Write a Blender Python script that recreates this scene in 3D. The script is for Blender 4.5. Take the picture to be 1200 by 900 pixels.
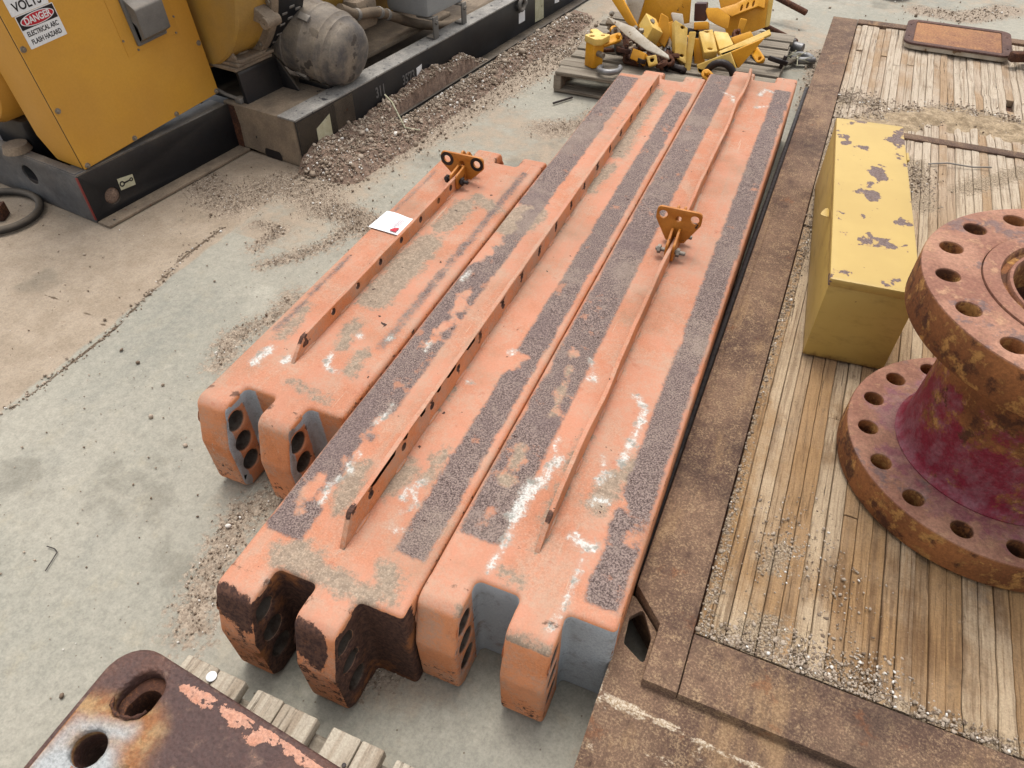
import bpy, bmesh, math, random
import numpy as np
from mathutils import Vector, Matrix
from mathutils.geometry import delaunay_2d_cdt

random.seed(7)
RNG = np.random.default_rng(7)
for o in list(bpy.data.objects):
    bpy.data.objects.remove(o)
SC = bpy.context.scene
COL = SC.collection
PI = math.pi

# ------------------------------------------------------------------ camera
H = 1.7
PITCH = math.radians(44.584)
YAW = math.radians(22.631)
cd = bpy.data.cameras.new("camera")
cd.sensor_width = 36.0
cd.lens = 832.0 / 1200.0 * 36.0
cd.clip_start = 0.02
cd.clip_end = 1000.0
cam = bpy.data.objects.new("camera", cd)
COL.objects.link(cam)
cam.location = (0, 0, H)
cam.rotation_euler = (math.radians(90) - PITCH, 0, YAW)
SC.camera = cam

# ------------------------------------------------------------------ light: overcast day
SUN_EL = math.radians(72)
SUN_AZ = math.radians(-22)          # from +Y towards -X: behind the beams, a little to the left
w = bpy.data.worlds.new("World")
SC.world = w
w.use_nodes = True
wt = w.node_tree
bg = wt.nodes["Background"]
sky = wt.nodes.new("ShaderNodeTexSky")
sky.sky_type = 'NISHITA'
sky.sun_disc = False
sky.sun_elevation = SUN_EL
sky.sun_rotation = SUN_AZ
sky.air_density = 1.0
sky.dust_density = 4.0
sky.ozone_density = 1.0
hsv = wt.nodes.new("ShaderNodeHueSaturation")
hsv.inputs["Saturation"].default_value = 0.18
wt.links.new(sky.outputs["Color"], hsv.inputs["Color"])
wt.links.new(hsv.outputs["Color"], bg.inputs["Color"])
bg.inputs["Strength"].default_value = 0.15
sl = bpy.data.lights.new("sun", 'SUN')
sl.energy = 0.8
sl.angle = math.radians(22)
sl.color = (1.0, 0.955, 0.89)
sun = bpy.data.objects.new("sun", sl)
COL.objects.link(sun)
sdir = Vector((math.sin(SUN_AZ) * math.cos(SUN_EL), math.cos(SUN_AZ) * math.cos(SUN_EL), math.sin(SUN_EL)))
sun.rotation_euler = (-sdir).to_track_quat('-Z', 'Y').to_euler()
sun.location = (0, 0, 20)
vs = SC.view_settings
vs.view_transform = 'Standard'
vs.look = 'None'
vs.exposure = 0.93
vs.gamma = 1.0
vs.use_curve_mapping = False

# ------------------------------------------------------------------ photo pixels (1200x900) to points
_F = 832.0
_fh = Vector((-math.sin(YAW), math.cos(YAW), 0))
_r = Vector((math.cos(YAW), math.sin(YAW), 0))
_f = math.cos(PITCH) * _fh - math.sin(PITCH) * Vector((0, 0, 1))
_u = _r.cross(_f)


def ray(x, y):
    return (x - 600) * _r + (450 - y) * _u + _F * _f


def at(x, y, z=0.0):
    d = ray(x, y)
    return Vector((0, 0, H)) + d * ((z - H) / d.z)


def hit(x, y, p, n):
    d = ray(x, y)
    c = Vector((0, 0, H))
    return c + d * ((Vector(p) - c).dot(n) / d.dot(n))


# ------------------------------------------------------------------ numpy noise
def _hash(ix, iy, iz, seed):
    n = (ix * 374761393 + iy * 668265263 + iz * 1274126177 + seed * 362437) & 0x7fffffff
    n = ((n ^ (n >> 13)) * 1274126177) & 0x7fffffff
    return ((n ^ (n >> 16)) & 0xffff) / 65535.0


def vnoise(p, scale, seed=0):
    p = np.asarray(p, float) * scale
    i = np.floor(p).astype(np.int64)
    f = p - i
    f = f * f * (3 - 2 * f)
    r = 0
    for dx in (0, 1):
        for dy in (0, 1):
            for dz in (0, 1):
                wgt = (f[:, 0] if dx else 1 - f[:, 0]) * (f[:, 1] if dy else 1 - f[:, 1]) * (f[:, 2] if dz else 1 - f[:, 2])
                r = r + wgt * _hash(i[:, 0] + dx, i[:, 1] + dy, i[:, 2] + dz, seed)
    return r


def fbm(p, scale, octv=4, seed=0):
    a, s, t = 0.5, 0.0, 0.0
    for k in range(octv):
        s = s + a * vnoise(p, scale * 2 ** k, seed + k)
        t += a
        a *= 0.55
    return s / t


# ------------------------------------------------------------------ shader helpers
def lin(r, g, b, k=1.0):
    def f(c):
        c /= 255.0
        return (c / 12.92 if c <= 0.04045 else ((c + 0.055) / 1.055) ** 2.4) * k
    return (f(r), f(g), f(b), 1.0)


class Sh:
    def __init__(s, name):
        s.m = bpy.data.materials.new(name)
        s.m.use_nodes = True
        s.t = s.m.node_tree
        s.b = s.t.nodes["Principled BSDF"]
        s._obj = None

    def _in(s, sock, v):
        if v is None:
            return
        if hasattr(v, 'links') or isinstance(v, bpy.types.NodeSocket):
            s.t.links.new(v, sock)
        else:
            sock.default_value = v

    def obj(s):
        if s._obj is None:
            s._obj = s.t.nodes.new("ShaderNodeTexCoord").outputs["Object"]
        return s._obj

    def map(s, scale=(1, 1, 1), loc=(0, 0, 0), rot=(0, 0, 0), vec=None):
        n = s.t.nodes.new("ShaderNodeMapping")
        s._in(n.inputs["Vector"], vec or s.obj())
        n.inputs["Scale"].default_value = scale
        n.inputs["Location"].default_value = loc
        n.inputs["Rotation"].default_value = rot
        return n.outputs[0]

    def noise(s, scale, detail=4, rough=0.55, vec=None, dist=0.0):
        n = s.t.nodes.new("ShaderNodeTexNoise")
        s._in(n.inputs["Vector"], vec or s.obj())
        n.inputs["Scale"].default_value = scale
        n.inputs["Detail"].default_value = detail
        n.inputs["Roughness"].default_value = rough
        n.inputs["Distortion"].default_value = dist
        return n.outputs["Fac"]

    def voro(s, scale, out="Distance", vec=None, feature='F1', rnd=1.0):
        n = s.t.nodes.new("ShaderNodeTexVoronoi")
        n.feature = feature
        s._in(n.inputs["Vector"], vec or s.obj())
        n.inputs["Scale"].default_value = scale
        n.inputs["Randomness"].default_value = rnd
        return n.outputs[out]

    def attr(s, name, out="Fac"):
        n = s.t.nodes.new("ShaderNodeAttribute")
        n.attribute_name = name
        return n.outputs[out]

    def mth(s, op, a, b=None, c=None, clamp=False):
        n = s.t.nodes.new("ShaderNodeMath")
        n.operation = op
        n.use_clamp = clamp
        s._in(n.inputs[0], a)
        s._in(n.inputs[1], b)
        if c is not None:
            s._in(n.inputs[2], c)
        return n.outputs[0]

    def ss(s, x, lo, hi, a=0.0, b=1.0):
        n = s.t.nodes.new("ShaderNodeMapRange")
        n.interpolation_type = 'SMOOTHSTEP'
        s._in(n.inputs[0], x)
        n.inputs[1].default_value = lo
        n.inputs[2].default_value = hi
        n.inputs[3].default_value = a
        n.inputs[4].default_value = b
        return n.outputs[0]

    def mix(s, f, a, b, blend='MIX'):
        n = s.t.nodes.new("ShaderNodeMix")
        n.data_type = 'RGBA'
        n.blend_type = blend
        s._in(n.inputs[0], f)
        s._in(n.inputs[6], a)
        s._in(n.inputs[7], b)
        return n.outputs[2]

    def map_z(s):
        x = s.t.nodes.new("ShaderNodeSeparateXYZ")
        s.t.links.new(s.obj(), x.inputs[0])
        return x.outputs[2]

    def up(s):
        g = s.t.nodes.new("ShaderNodeNewGeometry")
        x = s.t.nodes.new("ShaderNodeSeparateXYZ")
        s.t.links.new(g.outputs["Normal"], x.inputs[0])
        return x.outputs[2]

    def bump(s, height, strength=0.3, dist=0.002, prev=None):
        n = s.t.nodes.new("ShaderNodeBump")
        n.inputs["Strength"].default_value = strength
        n.inputs["Distance"].default_value = dist
        s._in(n.inputs["Height"], height)
        if prev is not None:
            s._in(n.inputs["Normal"], prev)
        return n.outputs[0]

    def out(s, color, rough=0.7, metal=0.0, normal=None, spec=0.35):
        s._in(s.b.inputs["Base Color"], color)
        s._in(s.b.inputs["Roughness"], rough)
        s._in(s.b.inputs["Metallic"], metal)
        s.b.inputs["Specular IOR Level"].default_value = spec
        if normal is not None:
            s._in(s.b.inputs["Normal"], normal)
        return s.m


def generic(name, c1, c2, scale=6.0, rough=0.6, metal=0.0, dust=None, rust=None, chips=None, speck=0.25,
            bump=0.25, bscale=120.0, streak=None, spec=0.35, seed=0.0):
    """worn surface: two-tone base, optional dust on upward faces, rust patches, dark paint chips"""
    s = Sh(name)
    v = s.map(loc=(seed, seed * 1.7, seed * 0.6))
    big = s.noise(scale, 6, 0.6, v)
    fine = s.noise(bscale, 4, 0.65, v)
    col = s.mix(s.ss(big, 0.32, 0.68), c1, c2)
    if streak:
        st = s.noise(streak[1], 5, 0.6, s.map(scale=streak[2], vec=v))
        col = s.mix(s.ss(st, 0.5, 0.72, 0, streak[3]), col, streak[0])
    if rust:
        rn = s.noise(rust[2], 7, 0.68, v)
        rm = s.ss(rn, rust[1], rust[1] + 0.06)
        rc = s.mix(s.ss(fine, 0.35, 0.65), rust[0], tuple(x * 0.45 for x in rust[0][:3]) + (1,))
        col = s.mix(rm, col, rc)
    if chips:
        cn = s.noise(chips[2], 5, 0.6, v)
        col = s.mix(s.ss(cn, chips[1], chips[1] + 0.03), col, chips[0])
    if dust:
        dn = s.noise(5.0, 6, 0.65, v)
        du = s.mth('MULTIPLY', s.ss(s.up(), -0.1, 0.9, dust[2] if len(dust) > 2 else 0.15, 1.0), s.ss(dn, 0.25, 0.7, 0.25, 1.0))
        du = s.mth('MULTIPLY', du, dust[1])
        col = s.mix(du, col, dust[0])
    sp = s.ss(fine, 0.25, 0.75, 1 - speck, 1 + speck)
    col = s.mix(1.0, col, None, 'MULTIPLY') if False else col
    n = s.t.nodes.new("ShaderNodeVectorMath")
    n.operation = 'SCALE'
    s.t.links.new(col, n.inputs[0])
    s.t.links.new(sp, n.inputs["Scale"])
    rr = s.ss(big, 0.3, 0.7, max(0.05, rough - 0.1), min(1.0, rough + 0.1))
    return s.out(n.outputs[0], rr, metal, s.bump(s.mth('ADD', fine, s.mth('MULTIPLY', big, 2.0)), bump, 0.002), spec)


M = {}
DUST = lin(178, 158, 132, 0.62)
RUSTC = lin(142, 82, 44, 0.7)


def flat_mat(name, c, rough=0.5, metal=0.0, speck=0.08):
    return generic(name, c, tuple(x * 0.9 for x in c[:3]) + (1,), 9, rough, metal, speck=speck, bump=0.05)


# --- concrete / ground
def make_ground_mat():
    s = Sh("concrete ground")
    v = s.obj()
    n1 = s.noise(1.3, 6, 0.6)
    n2 = s.noise(9, 8, 0.68)
    n3 = s.noise(150, 4, 0.75)
    n4 = s.noise(45, 5, 0.7)
    dust = s.attr("dust")
    grav = s.attr("grav")
    crack = s.attr("crack")
    con = s.mix(s.ss(n1, 0.35, 0.66), lin(187, 181, 165, 0.58), lin(176, 172, 157, 0.57))
    con = s.mix(s.ss(n2, 0.52, 0.78, 0, 0.6), con, lin(196, 184, 158, 0.6))
    con = s.mix(s.ss(s.noise(3.1, 7, 0.6, s.map(scale=(1, 0.35, 1), loc=(3, 1, 0))), 0.5, 0.74, 0, 0.5), con, lin(154, 154, 144, 0.52))
    con = s.mix(s.ss(s.noise(2.2, 7, 0.65, s.map(loc=(7, 3, 0))), 0.58, 0.72, 0, 0.5), con, lin(205, 199, 182, 0.6))
    con = s.mix(s.ss(s.noise(26, 7, 0.72, s.map(loc=(2, 2, 0))), 0.42, 0.76, 0, 0.4), con, lin(204, 196, 178, 0.6))
    con = s.mix(s.ss(s.noise(6, 8, 0.7, s.map(scale=(1.6, 0.7, 1), loc=(12, 2, 0))), 0.54, 0.74, 0, 0.35), con, lin(160, 154, 138, 0.56))
    con = s.mix(s.ss(s.noise(70, 5, 0.7, s.map(loc=(5, 2, 0))), 0.64, 0.74, 0, 0.4), con, lin(152, 144, 128, 0.55))
    scr = s.noise(1.0, 3, 0.5, s.map(scale=(2.2, 75, 1), rot=(0, 0, 0.5), loc=(1, 4, 0)))
    con = s.mix(s.mth('MULTIPLY', s.ss(scr, 0.70, 0.74), s.ss(n1, 0.5, 0.6, 0, 0.5)), con, lin(214, 206, 190, 0.62))
    dcol = s.mix(s.ss(n2, 0.35, 0.7), lin(178, 160, 138, 0.58), lin(196, 178, 156, 0.58))
    dcol = s.mix(s.ss(n4, 0.55, 0.72, 0, 0.6), dcol, lin(150, 128, 108, 0.6))
    dm = s.ss(s.mth('ADD', dust, s.mth('MULTIPLY', s.mth('SUBTRACT', n2, 0.5), 0.9)), 0.33, 0.62)
    col = s.mix(dm, con, dcol)
    gm = s.ss(s.mth('ADD', grav, s.mth('MULTIPLY', s.mth('SUBTRACT', n4, 0.5), 1.1)), 0.36, 0.58)
    vc = s.voro(130, "Color")
    bw = s.t.nodes.new("ShaderNodeRGBToBW")
    s.t.links.new(vc, bw.inputs[0])
    gcol = s.mix(bw.outputs[0], lin(146, 128, 110, 0.57), lin(206, 188, 166, 0.6))
    col = s.mix(gm, col, gcol)
    stn = s.noise(2.6, 6, 0.6, s.map(loc=(21, 3, 0)))
    col = s.mix(s.mth('MULTIPLY', s.ss(stn, 0.58, 0.68, 0, 0.4), s.ss(gm, 0, 1, 1, 0)), col, lin(134, 128, 114, 0.5))
    # hairline cracks and small dark specks of grit
    sp = s.voro(23)
    col = s.mix(s.ss(sp, 0.035, 0.07, 0.75, 0), col, lin(120, 100, 80, 0.5))
    col = s.mix(s.ss(s.mth('ADD', crack, s.mth('MULTIPLY', s.mth('SUBTRACT', n4, 0.5), 0.6)), 0.5, 0.66), col, lin(120, 102, 84, 0.5))
    col = s.mix(s.ss(s.mth('ADD', s.attr('chalk'), s.mth('MULTIPLY', s.mth('SUBTRACT', n4, 0.5), 0.8)), 0.42, 0.62, 0, 0.7), col, lin(226, 222, 210, 0.7))
    sc = s.t.nodes.new("ShaderNodeVectorMath")
    sc.operation = 'SCALE'
    s.t.links.new(col, sc.inputs[0])
    s.t.links.new(s.ss(s.mth('ADD', s.mth('MULTIPLY', n3, 0.6), s.mth('MULTIPLY', n4, 0.4)), 0.3, 0.7, 0.78, 1.18), sc.inputs["Scale"])
    hgt = s.mth('ADD', s.mth('MULTIPLY', n3, 0.5), s.mth('MULTIPLY', s.mth('MULTIPLY', gm, s.voro(130)), -3.0))
    hgt = s.mth('ADD', hgt, s.mth('MULTIPLY', n2, 1.2))
    return s.out(sc.outputs[0], 0.9, 0, s.bump(hgt, 0.35, 0.004), 0.2)


M['ground'] = make_ground_mat()


def make_beam_mat(name, seed, wear_k=0.8):
    s = Sh(name)
    v = s.map(loc=(seed, seed * 0.7, 0))
    grit = s.noise(230, 3, 0.75, v)
    fine = s.noise(95, 5, 0.7, v)
    mid = s.noise(28, 6, 0.65, v)
    big = s.noise(5, 6, 0.6, v)
    up = s.up()
    faded = s.mix(s.ss(big, 0.35, 0.65), lin(226, 160, 130, 0.56), lin(217, 146, 112, 0.56))
    faded = s.mix(s.ss(mid, 0.45, 0.75, 0, 0.5), faded, lin(218, 172, 144, 0.56))
    fresh = s.mix(s.ss(big, 0.35, 0.65), lin(226, 150, 104, 0.74), lin(214, 134, 84, 0.74))
    fresh = s.mix(s.ss(mid, 0.55, 0.75, 0, 0.5), fresh, lin(180, 104, 60, 0.72))
    base = s.mix(s.ss(up, 0.25, 0.9), fresh, faded)
    base = s.mix(s.ss(s.mth('ADD', s.mth('MULTIPLY', fine, 0.4), s.mth('MULTIPLY', s.noise(9, 6, 0.6, v), 0.6)), 0.44, 0.64, 0, 0.7), base, lin(213, 178, 152, 0.56))

    lg = s.noise(1.0, 5, 0.6, s.map(scale=(26, 1.6, 8), loc=(seed, 0, 0)))
    base = s.mix(s.mth('MULTIPLY', s.ss(lg, 0.5, 0.72, 0, 0.55), s.ss(up, 0.5, 0.9)), base, lin(204, 168, 142, 0.55))
    base = s.mix(s.ss(s.noise(17, 6, 0.7, s.map(loc=(seed, 3, 1))), 0.6, 0.7, 0, 0.5), base, lin(198, 120, 92, 0.57))

    drag = s.noise(1.0, 3, 0.55, s.map(scale=(90, 3.2, 20), rot=(0, 0, 0.06), loc=(seed, 1, 0)))
    base = s.mix(s.mth('MULTIPLY', s.ss(drag, 0.68, 0.72), s.ss(big, 0.42, 0.6, 0, 0.7)), base, lin(220, 190, 164, 0.58))
    soot = s.noise(3.3, 7, 0.68, s.map(loc=(seed + 6, 2, 0)))
    base = s.mix(s.mth('MULTIPLY', s.ss(soot, 0.5, 0.72, 0, 0.6), s.ss(fine, 0.3, 0.6, 0.4, 1)), base, lin(176, 140, 112, 0.54))

    def field(nm, a1, a2, lo=0.44, hi=0.56):
        x = s.attr(nm)
        x = s.mth('ADD', x, s.mth('MULTIPLY', s.mth('SUBTRACT', mid, 0.5), a1))
        x = s.mth('ADD', x, s.mth('MULTIPLY', s.mth('SUBTRACT', fine, 0.5), a2))
        return s.ss(x, lo, hi)
    # drip fade: light gritty dirt
    dcol = s.mix(s.ss(fine, 0.35, 0.65), lin(190, 170, 146, 0.56), lin(152, 136, 118, 0.54))
    dcol = s.mix(s.ss(grit, 0.5, 0.75, 0, 0.6), dcol, lin(214, 198, 176, 0.58))
    dcol = s.mix(s.ss(mid, 0.5, 0.7, 0, 0.6), dcol, lin(140, 124, 108, 0.54))
    dm = field("dirt", 1.1, 0.6, 0.28, 0.66)
    col = s.mix(s.mth('MULTIPLY', dm, 0.92), base, dcol)
    # non-slip strips
    gx = s.attr("grip")
    wear = s.ss(s.noise(4.5, 5, 0.6, s.map(loc=(seed + 2, 5, 0))), 0.44, 0.66, 0.25, 1.5)
    gx = s.mth('ADD', gx, s.mth('MULTIPLY', s.mth('MULTIPLY', s.mth('SUBTRACT', s.noise(15, 6, 0.7, v), 0.52), 1.1), wear))
    gx = s.mth('ADD', gx, s.mth('MULTIPLY', s.mth('SUBTRACT', fine, 0.5), 0.7))
    gm = s.ss(s.mth('ADD', gx, s.mth('MULTIPLY', s.mth('SUBTRACT', grit, 0.5), 0.5)), 0.32, 0.68)
    gcol = s.mix(s.ss(grit, 0.36, 0.64), lin(94, 76, 72, 0.5), lin(172, 150, 140, 0.54))
    gcol = s.mix(s.ss(mid, 0.48, 0.74, 0, 0.55), gcol, lin(176, 156, 142, 0.54))
    gcol = s.mix(s.ss(s.noise(2.1, 6, 0.65, s.map(loc=(seed, 8, 3))), 0.5, 0.68, 0, 0.5), gcol, lin(188, 168, 150, 0.54))
    gcol = s.mix(s.ss(s.noise(3.2, 5, 0.6, v), 0.5, 0.66, 0, 0.5), gcol, lin(128, 108, 106, 0.5))
    gcol = s.mix(s.ss(s.noise(11, 6, 0.7, v), 0.6, 0.68, 0, 0.75), gcol, lin(200, 140, 110, 0.6))
    col = s.mix(gm, col, gcol)
    # worn grey primer and white paint
    wm = s.mth("MULTIPLY", field("white", 1.6, 1.4, 0.36, 0.74), s.ss(grit, 0.3, 0.55, 0.45, 1.0))
    wcol = s.mix(s.ss(mid, 0.48, 0.62), lin(236, 234, 226, 0.66), lin(158, 160, 150, 0.6))
    wcol = s.mix(s.ss(grit, 0.55, 0.72, 0, 0.5), wcol, lin(140, 132, 120, 0.6))
    halo = s.ss(s.mth('ADD', s.attr('white'), s.mth('MULTIPLY', s.mth('SUBTRACT', mid, 0.5), 0.9)), 0.12, 0.6, 0, 0.4)
    col = s.mix(halo, col, lin(206, 190, 172, 0.58))
    col = s.mix(s.mth('MULTIPLY', wm, s.ss(fine, 0.3, 0.6, 0.7, 0.97)), col, wcol)
    pm = field("grey", 0.25, 0.25)
    pcol = s.mix(s.ss(mid, 0.5, 0.85), lin(184, 188, 190, 0.66), lin(140, 134, 124, 0.6))
    pcol = s.mix(s.ss(s.noise(6, 5, 0.6, v), 0.56, 0.7, 0, 0.75), pcol, lin(140, 100, 66, 0.6))
    col = s.mix(pm, col, pcol)
    rm = field("rust", 0.7, 0.6)
    rcol = s.mix(s.ss(fine, 0.35, 0.65), lin(112, 78, 62, 0.62), lin(70, 48, 42, 0.6))
    rcol = s.mix(s.ss(s.noise(7, 6, 0.7, v), 0.53, 0.66, 0, 0.85), rcol, lin(170, 108, 62, 0.66))
    col = s.mix(rm, col, rcol)
    col = s.mix(s.attr('bore'), col, s.mix(s.ss(mid, 0.4, 0.65), lin(120, 108, 96, 0.42), lin(84, 66, 54, 0.42)))  # lug hole walls tinted darker, recess shade painted into the colour
    # scattered chips to dark primer
    ch = s.noise(36, 4, 0.55, s.map(loc=(seed + 4, 2, 1)))
    col = s.mix(s.ss(ch, 0.715, 0.735), col, lin(78, 56, 50, 0.6))
    # bruised bare edges: curvature-driven wear
    g = s.t.nodes.new("ShaderNodeNewGeometry")
    ed = s.mth('ADD', g.outputs["Pointiness"], s.mth('MULTIPLY', s.mth('SUBTRACT', mid, 0.5), 0.22))
    col = s.mix(s.ss(ed, 0.575, 0.60, 0, wear_k), col, lin(92, 62, 50, 0.6))
    sc = s.t.nodes.new("ShaderNodeVectorMath")
    sc.operation = 'SCALE'
    s.t.links.new(col, sc.inputs[0])
    s.t.links.new(s.mth('ADD', s.mth('MULTIPLY', s.mth('SUBTRACT', grit, 0.5), s.ss(big, 0.4, 0.62, 0.35, 1.1)), s.ss(s.noise(1.6, 4, 0.6, v), 0.3, 0.7, 0.93, 1.06)), sc.inputs["Scale"])
    hgt = s.mth('ADD', s.mth('MULTIPLY', grit, s.ss(gm, 0, 1, 0.5, 1.6)), s.mth('MULTIPLY', mid, 1.0))
    hgt = s.mth('ADD', hgt, s.mth('MULTIPLY', s.mth('ADD', gm, wm), 0.5))
    return s.out(sc.outputs[0], 0.82, 0, s.bump(hgt, 0.4, 0.003), 0.25)


def make_deck_mat():
    s = Sh("weathered deck boards")
    v = s.obj()
    tone = s.attr("tone")
    off = s.t.nodes.new("ShaderNodeCombineXYZ")
    s.t.links.new(s.mth('MULTIPLY', tone, 13.7), off.inputs[1])
    vm = s.t.nodes.new("ShaderNodeVectorMath")
    vm.operation = 'ADD'
    s.t.links.new(v, vm.inputs[0])
    s.t.links.new(off.outputs[0], vm.inputs[1])
    vv = vm.outputs[0]
    grain = s.noise(1.0, 6, 0.7, s.map(scale=(170, 5, 60), vec=vv))
    grain2 = s.noise(1.0, 5, 0.65, s.map(scale=(60, 2.2, 30), vec=vv))
    patch = s.noise(4.5, 6, 0.65, s.map(scale=(1, 0.8, 1), loc=(2, 5, 0)))
    patch2 = s.noise(2.0, 5, 0.6, s.map(loc=(5, 1, 0)))
    fine = s.noise(210, 3, 0.7)
    pale = s.mix(s.ss(tone, 0.2, 0.8), lin(222, 196, 162, 0.6), lin(194, 158, 118, 0.6))
    xyz = s.t.nodes.new('ShaderNodeSeparateXYZ')
    s.t.links.new(v, xyz.inputs[0])
    pale = s.mix(s.ss(xyz.outputs[1], 2.2, 3.8, 0, 0.6), pale, lin(228, 214, 196, 0.6))
    col = s.mix(s.ss(grain2, 0.46, 0.74, 0, 0.75), pale, lin(164, 138, 110, 0.58))
    col = s.mix(s.ss(s.mth('ADD', patch2, s.mth('MULTIPLY', tone, 0.25)), 0.68, 0.84, 0, 0.6), col, lin(190, 150, 104, 0.58))
    col = s.mix(s.ss(grain, 0.5, 0.7, 0, 0.7), col, lin(128, 100, 74, 0.55))
    split = s.noise(1.0, 4, 0.6, s.map(scale=(110, 1.6, 40), loc=(0.3, 4, 0), vec=vv))
    col = s.mix(s.ss(split, 0.66, 0.69, 0, 0.9), col, lin(58, 46, 36, 0.5))
    blot = s.noise(17, 7, 0.75, s.map(scale=(1.3, 0.7, 1), loc=(8, 2, 0)))
    col = s.mix(s.ss(blot, 0.57, 0.70, 0, 0.65), col, lin(140, 116, 92, 0.55))
    brown = s.attr("brown")
    bm = s.ss(s.mth('ADD', brown, s.mth('MULTIPLY', s.mth('SUBTRACT', patch, 0.5), 1.6)), 0.35, 0.75)
    col = s.mix(s.mth('MULTIPLY', bm, 0.9), col, s.mix(s.ss(grain2, 0.4, 0.6), lin(190, 150, 104, 0.58), lin(140, 106, 74, 0.55)))
    grey = s.ss(s.noise(6, 6, 0.7, s.map(loc=(1, 9, 0))), 0.62, 0.72, 0, 0.4)
    col = s.mix(grey, col, lin(150, 138, 124, 0.6))
    dm = s.ss(s.mth('ADD', s.attr("sand"), s.mth('MULTIPLY', s.mth('SUBTRACT', s.noise(60, 4, 0.7), 0.5), 1.3)), 0.42, 0.62)
    col = s.mix(s.mth('MULTIPLY', dm, 0.9), col, s.mix(s.ss(fine, 0.35, 0.65), lin(134, 112, 90, 0.55), lin(206, 186, 158, 0.6)))
    sc = s.t.nodes.new("ShaderNodeVectorMath")
    sc.operation = 'SCALE'
    s.t.links.new(col, sc.inputs[0])
    s.t.links.new(s.ss(fine, 0.25, 0.75, 0.82, 1.15), sc.inputs["Scale"])
    return s.out(sc.outputs[0], 0.9, 0, s.bump(s.mth('ADD', s.mth('MULTIPLY', grain, 2.4), s.mth('ADD', fine, s.mth('MULTIPLY', split, -1.5))), 0.7, 0.005), 0.15)


def make_ruststeel(name, a, b, c, speck_scale=160, seed=0.0, bumpk=0.35, stained=False):
    s = Sh(name)
    v = s.map(loc=(seed, seed, seed))
    f = s.noise(speck_scale, 4, 0.75, v)
    m_ = s.noise(24, 6, 0.7, v)
    g = s.noise(3.5, 6, 0.62, v)
    col = s.mix(s.ss(g, 0.36, 0.64), a, b)
    col = s.mix(s.ss(s.mth('ADD', s.mth('MULTIPLY', m_, 0.42), s.mth('MULTIPLY', f, 0.58)), 0.47, 0.68, 0, 0.85), col, c)
    if stained:
        w1 = s.noise(2.3, 7, 0.68, s.map(loc=(3, 8, 0)))
        col = s.mix(s.ss(w1, 0.5, 0.66, 0, 0.75), col, lin(92, 72, 62, 0.5))
        w2 = s.noise(1.0, 6, 0.65, s.map(scale=(9, 2.4, 9), loc=(1, 2, 0)))
        col = s.mix(s.ss(w2, 0.54, 0.68, 0, 0.6), col, lin(188, 152, 112, 0.56))
        wn = s.ss(s.mth('ADD', s.attr('worn'), s.mth('MULTIPLY', s.mth('SUBTRACT', s.noise(40, 6, 0.7, s.map(scale=(0.5, 1, 1))), 0.5), 2.0)), 0.5, 0.72)
        col = s.mix(s.mth('MULTIPLY', wn, 0.85), col, s.mix(s.ss(f, 0.4, 0.6), lin(206, 176, 138, 0.58), lin(232, 218, 196, 0.6)))
        w3 = s.noise(8, 6, 0.7, s.map(loc=(13, 2, 0)))
        col = s.mix(s.ss(w3, 0.6, 0.68, 0, 0.55), col, lin(150, 96, 62, 0.56))
    col = s.mix(s.ss(m_, 0.28, 0.42, 0.7, 0), col, tuple(x * 0.5 for x in b[:3]) + (1,))
    sc = s.t.nodes.new("ShaderNodeVectorMath")
    sc.operation = 'SCALE'
    s.t.links.new(col, sc.inputs[0])
    s.t.links.new(s.ss(f, 0.3, 0.7, 0.72, 1.25), sc.inputs["Scale"])
    return s.out(sc.outputs[0], 0.85, 0.05, s.bump(s.mth('ADD', f, s.mth('MULTIPLY', m_, 1.5)), bumpk, 0.003), 0.25)


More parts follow.
